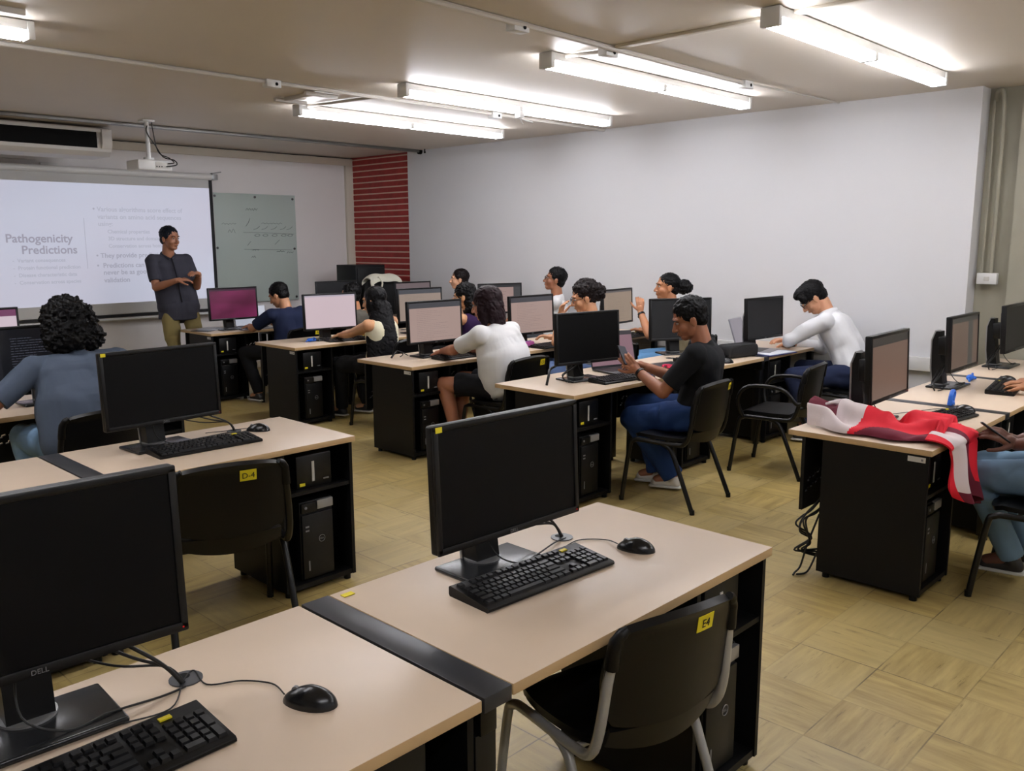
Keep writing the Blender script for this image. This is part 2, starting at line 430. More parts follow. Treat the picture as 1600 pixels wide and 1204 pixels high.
# ---------------------------------------------------------------- ceiling fixtures
def make_lamp():
    t = thing('fluorescent_fixture', '', 'ceiling light')
    Lh = 1.25
    MB().box((-Lh,-.048,.025), (Lh,.048,.075), bev=.006).prism([(-.035,.02),(.035,.02),(.012,-.004),(-.012,-.004)], 'x', -Lh, Lh).build('housing', M['whiteplast'], t)
    for sx in (-1, 1):
        MB().box((sx*Lh-.018,-.055,-.022), (sx*Lh+.018,.055,.075), bev=.006).build('end_cap', M['whiteplast'], t)
    for sx in (-1, 1):
        for sy in (-1, 1):
            MB().cyl((sx*.03, sy*.036, -.004), (sx*(Lh-.03), sy*.036, -.004), .0145, seg=12).build('tube', M['tube'], t)
    MB().box((-.022,-.053,-.022), (.022,.053,.026), bev=.004).build('lamp_holder', M['whiteplast'], t)
    return t
G = 'long double fluorescent ceiling fixtures'
lamp0 = make_lamp(); first = True
lamps = [(5.60,6.78,'lit double fluorescent fixture nearest the brick pier and projection wall'),
         (5.61,5.34,'lit double fluorescent fixture second from the projection wall, crossed by the thin white conduit'),
         (5.56,3.84,'lit double fluorescent fixture third from the projection wall, above the seated students'),
         (5.56,2.30,'lit double fluorescent fixture nearest the grey olive wall, largest of the row'),
         (.50,5.33,'lit fluorescent fixture cut off by the left edge of the photo'),
         (.50,2.9,'lit fluorescent fixture above the near left desks, out of the frame'),
         (5.6,.5,'unseen fluorescent fixture added for light above the near right desks, out of the frame'),  # out of view, added to light the near desks
         (.5,-.6,'unseen fluorescent fixture added for light behind the photographer on the left'),  # added fill light behind the camera, never in view
         (5.6,-1.3,'unseen fluorescent fixture added for light behind the photographer on the right')]  # second added fill behind the camera, also unseen
for x, y, lb in lamps:
    if first: lamp0.location = (x,y,2.80); lamp0['label'] = lb; lamp0['group'] = G; first = False
    else: dup(lamp0, (x,y,2.80), 0, lb, G)

def conduit(name, pts, r, lb, boxes=()):
    t = thing(name, lb, 'conduit', pts[0])
    o0 = V(pts[0])
    MB().tube([V(p)-o0 for p in pts], r, 8).build('pipe', M['cond'], t)
    for (x, y) in boxes:
        MB().box((x-.06-o0.x,y-.035-o0.y,ZC-.055-o0.z), (x+.06-o0.x,y+.035-o0.y,ZC-o0.z), bev=.006).cyl((x+.02-o0.x,y-.038-o0.y,ZC-.03-o0.z),(x+.02-o0.x,y-.03-o0.y,ZC-.03-o0.z),.012,mi=1).build('junction_box', [M['whiteplast'], M['dark']], t)
    return t
zc = ZC-.017
conduit('ceiling_conduit', [(1.74,5.93,zc),(7.6,5.95,zc)], .015, 'thin white conduit along the ceiling from the left lamp to behind the second fixture', [(3.60,5.94),(5.95,5.95)])
conduit('ceiling_conduit', [(2.2,3.40,zc),(6.15,3.47,zc)], .017, 'thick white conduit crossing the ceiling at the top of the photo', [(3.63,3.45),(4.5,3.5),(6.15,3.47)])
conduit('ceiling_conduit', [(6.18,3.46,zc+.004),(7.6,3.38,zc+.004)], .008, 'thin branch conduit ending on the white wall top edge')
conduit('ceiling_conduit', [(4.5,3.5,zc),(4.42,3.86,zc)], .012, 'short white conduit branch to the third fixture')
conduit('ceiling_conduit', [(4.55,5.93,zc),(4.42,6.76,zc)], .012, 'short white conduit branch to the first fixture')
t = thing('cable_clip_bracket', 'small white bracket on the ceiling beside the nearest fixture to the brick pier', 'bracket', (4.1,6.35,ZC-.03))
MB().box((-.02,-.2,0), (.02,.2,.03), bev=.004).box((-.1,-.25,-.01),(.2,-.21,.02), bev=.004).box((-.1,.2,-.01),(.2,.24,.02), bev=.004).build('bracket_bars', M['cond'], t)
o = MB().box((.9,5.06,ZC-.03),(1.66,5.12,ZC),bev=.005).cyl((1.5,5.09,ZC-.03),(1.5,5.09,ZC-.09),.008).build('ceiling_bracket', M['cond']); tag(o, 'small white bracket bar on the ceiling in the top left corner', 'bracket')
o = MB().cyl((7.6,8.9,ZC),(7.6,8.9,ZC-.035),.008).ball((7.6,8.9,ZC-.04),.014).build('ceiling_hook', M['dark']); tag(o, 'tiny dark hook at the ceiling edge beside the brick pier', 'hook')
t = thing('emergency_sensor', 'small white sensor with broken clip hanging beneath the second fixture', 'sensor', (5.6,5.30,2.755))
MB().box((-.03,-.03,-.02),(.03,.03,.03),bev=.008).build('sensor_body', M['whiteplast'], t)
MB().tube([(0,0,-.02),(.05,-.03,-.04),(.11,-.05,-.05)],.006,6).tube([(0,0,-.02),(.07,.03,-.06)],.005,6).build('clip', M['whiteplast'], t)
# curtain track / steel rail
t = thing('ceiling_rail', 'long grey double steel rail across the ceiling in front of the projection wall', 'rail', (2.2,9.05,ZC))
MB().box((-3.0,-.045,-.035),(5.4,-.015,0),bev=.004).box((-3.0,.015,-.03),(5.4,.045,0),bev=.004).build('track', M['steelrail'], t)
MB().cyl((5.42,0,-.02),(5.47,0,-.02),.035).build('end_stop', M['dark'], t)
# air conditioner
t = thing('air_conditioner', 'white ceiling air conditioner with a wide black intake, above the screen', 'air conditioner', (1.0,9.45,2.86))
MB().prism([(0,-.03),(.02,0),(.62,0),(.62,-.24),(.5,-.285),(.05,-.285),(.0,-.24)], 'x', -.9, 2.80).build('casing', M['acwhite'], t)
MB().prism([(-.014,-.045),(.01,-.045),(.01,-.205),(-.014,-.205)], 'x', -.86, 2.66).build('intake_grille', M['dark'], t)
MB().prism([(-.03,-.02),(.01,-.015),(.01,-.045),(-.03,-.05)], 'x', -.88, 2.76).build('top_lip', M['acwhite'], t)
MB().prism([(-.05,-.02),(.0,-.02),(.0,-.2),(-.02,-.215),(-.05,-.16)], 'x', 2.70, 2.80).build('end_cover', M['acwhite'], t)
# refrigerant line + small raceway under the air conditioner
o = MB().box((1.0,10.60,2.60),(3.45,10.65,2.70),bev=.005).build('wall_duct', M['wallfront']); tag(o, 'shallow white duct box on the wall under the air conditioner', 'duct')
t = thing('wall_switch_conduit', 'thin white conduit with a small junction box on the wall above the screen', 'conduit', (1.0,10.63,2.53))
MB().tube([(0,0,0),(2.55,0,0)],.014,8).build('pipe', M['whiteplast'], t)
MB().box((2.48,-.04,-.045),(2.66,.02,.045),bev=.006).build('junction_box', M['whiteplast'], t)

# projector
t = thing('ceiling_projector', 'white projector hanging from a ceiling pole in front of the screen', 'projector', (3.86,8.7,2.44))
MB().box((-.17,-.14,-.05),(.17,.14,.05),bev=.014,seg=3).build('projector_body', M['whiteplast'], t)
MB().cyl((-.05,.14,.0),(-.05,.165,.0),.035,seg=20).build('lens', M['dark'], t)
MB().box((.0,-.144,-.03),(.15,-.139,.03),bev=.001).build('port_panel', M['tagwhite'], t)
for px in (.01,.035,.06): MB().cyl((px,-.148,-.012),(px,-.143,-.012),.006,seg=8).build('port', M['dark'], t)
MB().cyl((0,0,.05),(0,0,.43),.022).cyl((0,0,.05),(0,0,.08),.05).box((-.06,-.06,.42),(.06,.06,.44),bev=.004).build('mount_pole', M['whiteplast'], t)
MB().tube([(.03,0,.43),(-.02,-.03,.33),(.06,-.03,.2),(.12,-.06,.09),(.2,-.12,.06),(.19,-.19,.01),(.1,-.15,-.01)],.006,6,sm=5).tube([(.05,0,.43),(.08,-.03,.15),(.16,-.1,.08),(.17,-.18,.03),(.12,-.15,.02)],.005,6,sm=5).build('power_cable', M['cable'], t)

# projection screen
t = thing('projection_screen', 'wall mounted projection screen showing a pale lavender slide', 'projection screen', (4.0,10.48,2.5))
MB().cyl((-1.55,0,0),(1.42,0,0),.04,seg=16).box((-1.55,.0,-.04),(1.42,.1,.04),bev=.008).build('roller_case', M['whiteplast'], t)
MB().box((1.42,-.035,-.035),(1.5,.1695,.035),bev=.006).prism([(1.44,.035),(1.56,.06),(1.56,.075),(1.44,.05)],'y',-.01,.05).build('end_bracket', M['silver'], t)
MB().box((-1.5,.0,-1.64),(1.435,.004,-.02)).build('cloth', M['cloth_screen'], t, smooth=0)
MB().box((1.385,-.002,-1.66),(1.43,.006,-.03)).box((-1.5,-.002,-1.68),(1.43,.006,-1.645)).build('black_border', M['clothback'], t, smooth=0)
MB().cyl((-1.5,.0,-1.70),(1.44,.0,-1.70),.016).build('bottom_bar', M['whiteplast'], t)
sl = MB().box((-1.5,-.003,-1.51),(1.385,-.0005,-.14)).build('projected_image', M['slide'], t, smooth=0)
def st(x, z, s, size, m, al='LEFT'):
    return text('slide_text', s, size, T_front(x-4.0, -.0042, z-2.5), m, sl, al, bold=.0022 if size > .1 else .0013)
st(3.02,1.70,'Pathogenicity',.128,M['ink_title']); st(3.75,1.575,'Predictions',.128,M['ink_title'],'RIGHT')
for z, s in ((1.485,'Variant consequences'),(1.405,'Protein functional prediction'),(1.325,'Disease characteristic data'),(1.245,'Conservation across species')):
    st(3.07,z,'-  '+s,.056,M['ink_faint'])
MB().box((-.155,-.0045,-1.1),(-.151,-.003,-.53)).build('slide_rule', M['ink_text'], sl, smooth=0)
for z, s in ((2.05,'Various algorithms score effect of'),(1.965,'variants on amino acid sequences'),(1.885,'using:')): st(4.0,z,s,.074,M['ink_faint'])
for z, s in ((1.80,'Chemical properties'),(1.72,'3D structure and domains'),(1.635,'Conservation across homologs')): st(4.1,z,s,.06,M['ink_faint'])
for z, s in ((1.52,'They provide predictions'),(1.405,'Predictions can be useful, but'),(1.325,'never be as good as'),(1.235,'validation')): st(4.02 if z != 1.52 else 4.0,z,s,.078,M['ink_text'])
for z in (2.05,1.52,1.405): st(3.95,z,'\u2022',.08,M['ink_text'])

# glass marker board
t = thing('glass_marker_board', 'pale green glass writing board with faint marker diagrams beside the screen', 'whiteboard', (6.08,10.61,1.6))
gb = MB().box((-.66,-.004,-.70),(.62,.004,.72),bev=.002).build('glass_panel', M['glassboard'], t)
for x, z in ((-.56,.68),(.01,.68),(.58,.67),(-.56,.02),(.58,.0),(.58,-.66),(-.56,-.66)):
    MB().cyl((x,-.012,z),(x,.0395,z),.016,seg=12).build('standoff_bolt', M['bolt'], t)
def scr(pts, r=.0035, m='marker'):
    MB().tube([(x-6.08,-.0065,z-1.6) for x, z in pts], r, 6, sm=3).build('marker_stroke', M[m], gb)
def squig(x0, x1, z, a=.012, n=9, m='marker'):
    scr([(x0+(x1-x0)*i/n, z+a*(1 if i%2 else -1)*random.uniform(.4,1)) for i in range(n+1)], .003, m)
squig(5.95,6.12,2.12,.02); squig(5.6,5.8,1.93,.012); squig(6.17,6.48,1.94,.01,12); squig(5.68,5.78,1.84,.03,4)
scr([(5.9,1.82),(6.2,1.815),(6.66,1.80)]); scr([(5.9,1.60),(6.2,1.595),(6.62,1.585)], .004)
for x in (6.1,6.22,6.36,6.5,6.6): scr([(x-.05,1.86),(x,1.87),(x+.04,1.90)]); scr([(x-.04,1.78),(x,1.765),(x+.04,1.785),(x,1.80),(x-.04,1.78)])
scr([(5.94,1.90),(5.98,1.95),(6.0,2.0)]); scr([(5.95,1.65),(6.0,1.7)]); scr([(6.36,1.66),(6.43,1.72)])
squig(6.02,6.12,1.59,.008,5,'markerdark'); squig(6.38,6.5,1.565,.01,6,'markerdark'); squig(6.0,6.06,1.5,.015,4); squig(6.54,6.64,1.55,.012,5)

# ---------------------------------------------------------------- desks
ZT = .745
def setmat(o, m):
    o.material_slots[0].link = 'OBJECT'; o.material_slots[0].material = m
def copy_obj(o, parent, loc=None):
    c = o.copy(); COL.objects.link(c); c.parent = parent
    if loc is not None: c.location = loc
    return c
_holes = {}
def modesty(W, parent):
    if W not in _holes:
        o = MB().box((.02,.615,.33),(W-.02,.633,.712)).build('modesty_panel', M['panel'], None, smooth=0)
        cb = MB()
        for x0 in (.05, W-.33):
            for i in range(5):
                for j in range(2):
                    x = x0+i*.055+j*.02; z = .42+i*.012+j*.05
                    cb.prism([(x,z),(x+.022,z+.004),(x+.026,z+.014),(x+.042,z+.018),(x+.040,z+.028),(x+.016,z+.022),(x+.012,z+.010),(x,z+.008)], 'y', .58, .66)
        c = cb.build('cutter', M['panel'], None, smooth=0)
        md = o.modifiers.new('b', 'BOOLEAN'); md.operation = 'DIFFERENCE'; md.object = c; md.solver = 'EXACT'
        dg = bpy.context.evaluated_depsgraph_get(); dg.update()
        me = bpy.data.meshes.new_from_object(o.evaluated_get(dg))
        for q in (o, c): bpy.data.objects.remove(q)
        _holes[W] = me
    o = bpy.data.objects.new('modesty_panel', _holes[W]); COL.objects.link(o); o.parent = parent
    return o
def top_mesh(W, parent, D=.70):
    mb = MB().box((0,0,ZT-.028),(W,D,ZT),bev=.0025,seg=2)
    for f in mb.bm.faces:
        f.normal_update(); f.material_index = 0 if f.normal.z > .7 else 1
    return mb.build('tabletop', [M['wood'], M['edge']], parent)
desk_list = []
def desk(x, y, W, side, lb, group, endleg=None, white_tag=False, D=.70):
    t = thing('computer_desk', lb, 'desk', (x, y, 0), 0, group)
    top_mesh(W, t, D)
    cw = .40; c0 = .012 if side == 'L' else W-.012-cw
    cb = MB()
    cb.box((c0,.015,.03),(c0+.018,.52,ZT-.03)).box((c0+cw-.018,.015,.03),(c0+cw,.52,ZT-.03))
    cb.box((c0+.018,.02,.03),(c0+cw-.018,.515,.055)).box((c0+.018,.50,.055),(c0+cw-.018,.515,ZT-.03))
    cb.build('cabinet', M['black'], t, smooth=0)
    MB().box((c0+.018,.02,.50),(c0+cw-.018,.50,.518)).build('shelf', M['black'], t, smooth=0)
    for fx in (c0+.03, c0+cw-.03):
        for fy in (.05,.48): MB().cyl((fx,fy,0),(fx,fy,.03),.018,seg=10).build('foot', M['black'], t)
    modesty(W, t)
    if endleg is not None:
        ex = .03 if endleg == 'L' else W-.09
        for fy in (.06,.58):
            MB().box((ex,fy,.02),(ex+.05,fy+.05,ZT-.03),bev=.003).cyl((ex+.025,fy+.025,0),(ex+.025,fy+.025,.02),.022,seg=10).build('leg', M['steel_black'], t)
    gx = .79 if side == 'R' else .62
    if W < 1.1: gx = .55
    MB().cyl((gx,.54,ZT-.001),(gx,.54,ZT+.003),.036,seg=24).cyl((gx,.552,ZT+.002),(gx,.552,ZT+.0035),.014,seg=16,mi=1).build('cable_grommet', [M['grom'], M['dark']], t)
    if white_tag:
        tx = c0 if side == 'L' else c0
        MB().box((tx-.001,.03,ZT-.065),(tx+.001,.11,ZT-.04)).build('inventory_tag', M['tagwhite'], t, smooth=0)
        for i in range(4): MB().box((tx-.0016,.04+i*.017,ZT-.058),(tx-.0005,.05+i*.017,ZT-.048)).build('tag_print', M['logo'], t, smooth=0) if i == 0 else None
    # silver label bar under the top edge of the cabinet opening
    desk_list.append((t, x, y, c0, cw)); return t

def bridge(x, y, lb, group, D=.70):
    t = thing('cable_bridge', lb, 'desk divider', (x, y, 0), 0, group)
    MB().box((.003,-.0,ZT-.035),(.087,D,ZT+.001),bev=.002).build('cover_strip', M['strip'], t)
    MB().box((.02,.03,ZT-.11),(.07,D-.03,ZT-.036),bev=.003).build('beam', M['steel_black'], t)
    for fy in (.04, .60):
        MB().box((.013,fy,.025),(.077,fy+.06,ZT-.11),bev=.003).cyl((.045,fy+.03,0),(.045,fy+.03,.025),.024,seg=12).build('leg', M['steel_black'], t)
    return t

def make_tower():
    t = thing('computer_tower', '', 'computer')
    MB().box((-.095,.0,0),(.095,.42,.40),bev=.006).build('case', M['keybody'], t)
    MB().box((-.088,-.012,.01),(.088,.003,.335),bev=.004).build('front_panel', M['monplastic'], t)
    MB().box((-.088,-.012,.345),(.0,.002,.392),bev=.003).cyl((-.065,-.016,.37),(-.065,-.01,.37),.007,seg=12,mi=1).build('drive_bay', [M['monplastic'], M['logo']], t)
    MB().box((.0,-.016,.352),(.09,.04,.396),bev=.003).build('silver_label_plate', M['silver'], t)
    lg = MB(); 
    for k in range(24):
        a = 2*PI*k/24; b2 = 2*PI*(k+1)/24
        lg.cyl((.02+.017*math.cos(a),-.0135,.2+.017*math.sin(a)),(.02+.017*math.cos(b2),-.0135,.2+.017*math.sin(b2)),.0015,seg=6)
    lo = lg.build('round_logo', M['logo'], t)
    text('logo_letters', 'DELL', .0125, T_front(.004,-.0135,.1955), M['logo'], lo)
    MB().box((-.06,-.0135,.05),(-.052,-.011,.10)).build('label_strip', M['logo'], t, smooth=0)
    for z in (.25,.27): MB().box((-.07,-.0135,z),(-.05,-.011,z+.008)).build('port', M['logo'], t, smooth=0)
    return t
tower0 = make_tower(); tfirst = [True]
def make_cond():
    t = thing('power_conditioner', '', 'power conditioner')
    MB().box((-.10,.0,0),(.10,.30,.165),bev=.008).build('case', M['monplastic'], t)
    MB().box((-.015,-.003,.03),(.0,.002,.13),bev=.001).build('white_label_strip', M['tagwhite'], t)
    MB().box((-.085,-.003,.015),(-.055,.002,.03)).build('yellow_sticker', M['yellow'], t, smooth=0)
    MB().box((.05,-.003,.03),(.08,.002,.036)).build('grey_print', M['logo'], t, smooth=0)
    return t
cond0 = make_cond()
def stock(entry, where):
    d, x, y, c0, cw = entry; cx = x+c0+cw/2
    lt = 'black computer tower with silver plate in '+where
    lc = 'black power box with white strip, upper shelf of '+where
    gt, gc = 'computer towers in desk cabinets', 'power boxes on cabinet shelves'
    if tfirst[0]:
        tower0.location = (cx, y+.05, .055); tower0['label'] = lt; tower0['group'] = gt
        cond0.location = (cx, y+.05, .518); cond0['label'] = lc; cond0['group'] = gc; tfirst[0] = False
    else:
        dup(tower0, (cx, y+.05, .055), 0, lt, gt); dup(cond0, (cx, y+.05, .518), 0, lc, gc)

GD = 'black framed beech topped computer desks'; GB = 'dark metal strips between desks'
XA, XB2 = 1.267, 2.447
rows = {}
def D_(key, *a, **k): desk(*a, **k); rows[key] = desk_list[-1]
D_('E4', 1.267,1.222,1.18,'R','beech topped desk in the foreground centre holding the largest full keyboard and E4 chair',GD)
D_('E3', -.008,1.222,1.18,'R','beech topped desk cut off by the bottom left corner of the photo',GD)
D_('D4', 1.34,3.49,1.15,'R','beech topped desk behind the D-4 chair, left of the near aisle',GD)
D_('D3', .07,3.49,1.18,'R','beech topped desk at the left edge behind the biggest black monitor',GD)
D_('C4', 1.32,5.28,1.15,'R','desk at the far left where the curly haired man in grey shirt leans',GD)
D_('B4', 1.32,7.0,1.15,'R','desk beyond the curly haired man, under the small pink lit monitor at the left edge',GD)
bridge(1.176,1.222,'dark strip crossing between the two nearest desks',GB)
bridge(1.253,3.49,'grey strip between desks just above the biggest black monitor',GB)
YS = {'R':1.293,'B':3.41,'C':5.12,'D':6.85,'W':8.57}
XS = {'R':4.10,'B':4.09,'C':4.20,'D':4.26,'W':4.33}
nm = {'R':'red jacket row','B':'phone user row','C':'white tee row','D':'long hair row','W':'front row'}
for k in 'RBCDW':
    x, y = XS[k], YS[k]; far = (1.0 if k != 'R' else 1.15)
    w1 = 5.25-x
    D_(k+'1', x,y,w1,'L','black framed beech topped end desk at the aisle, '+nm[k],GD, white_tag=True)
    D_(k+'2', 5.34,y,1.18,'L','black framed beech topped middle desk, '+nm[k],GD)
    D_(k+'3', 6.61,y,far,'L','black framed beech topped desk against the right wall, '+nm[k],GD, endleg='R')
    bridge(5.25,y,'dark strip between end and middle desk, '+nm[k],GB)
    bridge(6.52,y,'dark strip between middle and wall desk, '+nm[k],GB)
stock(rows['E4'],'the foreground centre desk'); stock(rows['E3'],'the bottom left desk')
stock(rows['D4'],'the desk behind the D-4 chair'); 
for k in 'RBCDW': stock(rows[k+'1'],'the aisle end desk, '+nm[k])
stock(rows['B3'],'the wall desk, phone user row'); stock(rows['B2'],'the middle desk, phone user row')
stock(rows['C2'],'the middle desk, white tee row'); stock(rows['R2'],'the middle desk, red jacket row')

# ---------------------------------------------------------------- monitors
MW, MH = .565, .352
def make_monitor():
    t = thing('computer_monitor', '', 'monitor')
    MB().box((-.15,-.095,0),(.15,.095,.014),bev=.006,seg=3).build('stand_base', M['standbase'], t)
    MB().prism([(.02,.012),(.085,.012),(.10,.12),(.105,.30),(.085,.36),(.06,.36),(.055,.25),(.035,.12)],'x',-.045,.045).build('stand_neck', M['monplastic'], t)
    MB().prism([(.083,.012),(.092,.012),(.107,.12),(.112,.30),(.09,.366),(.084,.36),(.103,.30),(.098,.12)],'x',-.05,.05).build('neck_edge', M['silver'], t)
    MB().cyl((0,.05,.013),(0,.05,.019),.055,seg=24).build('swivel_ring', M['silver'], t)
    z0 = .125; tl = Matrix.Translation((0,-.085,z0)) @ Matrix.Rotation(math.radians(-2.5),4,'X')
    hs = MB().box((-MW/2,-.0,0),(MW/2,.030,MH),bev=.007,seg=3,Mx=tl)
    hs.box((-.2,.028,.05),(.2,.055,MH-.05),bev=.012,Mx=tl).box((-.07,.05,.09),(.07,.14,.21),bev=.01,Mx=tl)
    hs.build('housing', M['monplastic'], t)
    bz = .017
    fr = MB()
    fr.box((-MW/2,-.007,0),(MW/2,.004,bz+.004),bev=.004,Mx=tl).box((-MW/2,-.007,MH-bz),(MW/2,.004,MH),bev=.004,Mx=tl)
    fr.box((-MW/2,-.007,.004),(-MW/2+bz,.004,MH-.004),bev=.004,Mx=tl).box((MW/2-bz,-.007,.004),(MW/2,.004,MH-.004),bev=.004,Mx=tl)
    b_ = fr.build('bezel', M['monplastic'], t)
    MB().box((-MW/2+bz-.003,-.0025,bz),(MW/2-bz+.003,-.0005,MH-bz+.002),Mx=tl).build('screen', M['screenoff'], t, smooth=0)
    text('brand_print', 'DELL', .014, tl @ T_front(-.018,-.0078,.005), M['logo'], b_)
    MB().box((MW/2-.014,-.0085,.009),(MW/2-.011,-.006,.012),Mx=tl).build('power_light', M['redled'], b_, smooth=0)
    return t
mon0 = make_monitor(); mfirst = [True]; mons = {}
def monitor(key, cx, cy, rz, screen, lb, lift=0, sticker=False, cab=None, grom=None):
    """cx,cy = middle of the screen front"""
    a = math.radians(rz); ox, oy = -math.sin(a)*.092, math.cos(a)*.092
    loc = (cx+ox, cy+oy, ZT)
    if mfirst[0]:
        t = mon0; t.location = loc; t.rotation_euler = (0,0,a); t['label'] = lb; t['group'] = 'black desktop monitors'; mfirst[0] = False
    else: t = dup(MONP, loc, rz, lb, 'black desktop monitors')
    for c in t.children:
        n = c.name.split('.')[0]
        if n == 'screen': setmat(c, screen)
        if n in ('screen','housing','bezel'): c.location = (0,0,lift)
    if sticker:
        tl = Matrix.Translation((0,-.085,.125)) @ Matrix.Rotation(math.radians(-2.5),4,'X')
        s_ = MB().box((-MW/2+.006,-.0085,MH-.018),(-MW/2+.028,-.0068,MH-.003),Mx=tl).build('yellow_sticker', M['yellow'], t, smooth=0)
    if grom:   # cables into the desk grommet, world position -> local
        R = Matrix.Rotation(-a,4,'Z'); g_ = R @ (V((grom[0],grom[1],ZT))-V(loc)); g_.z = 0
        mb = MB()
        for i, (sx, h) in enumerate(((.05,.19),(.03,.17),(-.02,.15))):
            mb.tube([(sx,.02,h),(sx+.06,.03+.01*i,h-.01),((sx+g_.x)*.62,g_.y*.6+.02*i,.10-.015*i),(g_.x-.03,g_.y+.005*i,.05),(g_.x+.003*i,g_.y,.004)],.0045-.0008*i,7,sm=6)
        mb.build('cable', M['cable'], t)
        MB().tube([(-.02,.02,.15),(-.03,-.04,.06),(.04,-.07,.017),(.12,-.06,.018),(g_.x*.8,g_.y-.03,.006),(g_.x,g_.y-.02,.004)],.0025,6,sm=6).build('cable', M['cable'], t)
    mons[key] = t; return t
MONP = mon0; mfirst[0] = False
monitor('R1',4.62,1.685,2,S['brown'],'monitor with a dim brown lit screen standing behind the red jacket', grom=(4.72,1.84))
monitor('E3',.475,1.685,-3,S['off'],'biggest black monitor with dark screen, cut off by the left edge of the photo', grom=(.765,1.745), lift=.03)
monitor('E4',1.725,1.655,-1.5,S['off'],'switched off black monitor on the foreground centre desk with a yellow sticker corner', sticker=True, grom=(2.057,1.765))
monitor('D4',1.725,3.89,3.6,S['off'],'switched off black monitor left of centre, yellow sticker, behind the D-4 chair', sticker=True, grom=(2.13,4.03))
monitor('C4',1.76,5.52,1,S['code'],'monitor with dark code screen in front of the curly haired man in grey')
monitor('B4',1.84,7.2,1,S['pinkpage'],'small pink and white lit monitor at the left edge below the projection screen')
monitor('W1',4.70,8.73,-2,S['wine'],'monitor with a wine purple desktop near the instructor', lift=-.01)
monitor('W2',6.02,8.68,-3,S['grey'],'dark grey monitor partly behind the long haired woman, in front of the front wall', lift=.015)
monitor('W3',7.08,8.55,-2,S['toolbar'],'farthest lit monitor beside the cream bag, only its top visible', lift=-.03)
monitor('D1',4.85,7.12,-8,S['pinkwhite'],'monitor with a bright pale pink page facing the long haired woman', lift=-.02)
monitor('D2',5.83,6.93,-4,S['tan'],'tan lit monitor between the cream bag and the woman in white tee', lift=-.0)
monitor('D3',7.2,7.12,-18,S['viewer'],'monitor with a grey page viewer screen near the young man in glasses', lift=-.01)
monitor('C1',4.72,5.42,-3.2,S['tan2'],'monitor with a tan document in front of the woman in white tee', lift=-.005)
monitor('C2',5.75,5.28,-1.4,S['tan2'],'pinkish tan lit monitor behind the woman in white tee, above the magenta case', lift=-.005)
monitor('C3',7.0,5.26,6,S['tan3'],'brownish lit monitor left of the woman raising her hand')
monitor('B1',4.60,3.70,-10,S['off'],'switched off black monitor on the desk end beside the phone user', grom=(4.45,3.78))
monitor('B2',6.19,4.0,-30,S['grey'],'dark matte monitor behind the head of the phone user')
monitor('B3',6.78,3.54,-3,S['grey'],'dark grey monitor behind the grey laptop of the man in white shirt')
monitor('R2',6.03,1.745,.5,S['brown2'],'dim brown lit monitor second from the red jacket, on tall curved stand', grom=(5.78,1.84))
monitor('R3',7.27,1.76,0,S['grey'],'dark grey monitor at the right edge of the photo in front of the olive wall', grom=(7.0,1.86))
for c in list(mon0.children):
    for g_ in list(c.children): bpy.data.objects.remove(g_)
    bpy.data.objects.remove(c)
bpy.data.objects.remove(mon0)

# ---------------------------------------------------------------- keyboards and mice
KW, KD = .50, .165
def make_keyboard():
    t = thing('computer_keyboard', '', 'keyboard')
    MB().prism([(-KD/2,.004),(-KD/2+.006,0),(KD/2-.004,0),(KD/2,.006),(KD/2,.026),(KD/2-.006,.030),(-KD/2+.004,.014),(-KD/2,.010)],'x',-KW/2,KW/2).build('keyboard_body', M['keybody'], t)
    def zt(y): return .0145+(y+KD/2)/KD*.0155
    def keys(name, rects):
        mb = MB()
        for (x0, x1, y0, y1) in rects:
            z = zt((y0+y1)/2)
            lo = [(x0,y0),(x1,y0),(x1,y1),(x0,y1)]; i = .0022
            hi = [(x0+i,y0+i),(x1-i,y0+i),(x1-i,y1-i*1.4),(x0+i,y1-i*1.4)]
            A = [mb.bm.verts.new((a, b2, zt(b2)-.002)) for a, b2 in lo]; B = [mb.bm.verts.new((a, b2, zt(b2)+.0065)) for a, b2 in hi]
            mb.bm.faces.new(B)
            for k in range(4): mb.bm.faces.new((A[k],A[(k+1)%4],B[(k+1)%4],B[k]))
        return mb.build(name, M['key'], t, smooth=20)
    p = .0212; g = .0012; x0 = -KW/2+.012; y0 = -KD/2+.014; q = .0215
    R = []
    def row(y, ws, xs=x0):
        x = xs
        for w_ in ws:
            if w_ > 0: R.append((x+g, x+w_*p-g, y+g, y+q-g))
            x += abs(w_)*p
    row(y0,[1.25,1.25,1.25,6.25,1.25,1.25,1.25,1.25]); row(y0+q,[2.25]+[1]*10+[2.75]); row(y0+2*q,[1.75]+[1]*11+[2.25]); row(y0+3*q,[1.5]+[1]*12+[1.5]); row(y0+4*q,[1]*13+[2])
    keys('letter_keys', R); R.clear()
    row(y0+5*q+.008,[1,-1,1,1,1,1,-.5,1,1,1,1,-.5,1,1,1,1]); keys('function_keys', R); R.clear()
    xn = x0+15.3*p
    row(y0,[1,1,1],xn); row(y0+q,[-1,1,-1],xn); keys('arrow_keys', R); R.clear()
    row(y0+3*q,[1,1,1],xn); row(y0+4*q,[1,1,1],xn); row(y0+5*q+.008,[1,1,1],xn); keys('navigation_keys', R); R.clear()
    xm = x0+18.6*p
    row(y0,[2,1],xm); row(y0+q,[1,1,1],xm); row(y0+2*q,[1,1,1],xm); row(y0+3*q,[1,1,1],xm); row(y0+4*q,[1,1,1,1],xm)
    R.append((xm+3*p+g, xm+4*p-g, y0+g, y0+2*q-g)); R.append((xm+3*p+g, xm+4*p-g, y0+2*q+g, y0+4*q-g)); keys('number_pad', R)
    MB().box((xm+.005,y0+5*q+.012,zt(.06)-.002),(xm+.03,y0+5*q+.024,zt(.07)+.002)).build('yellow_sticker', M['yellow'], t, smooth=0)
    return t
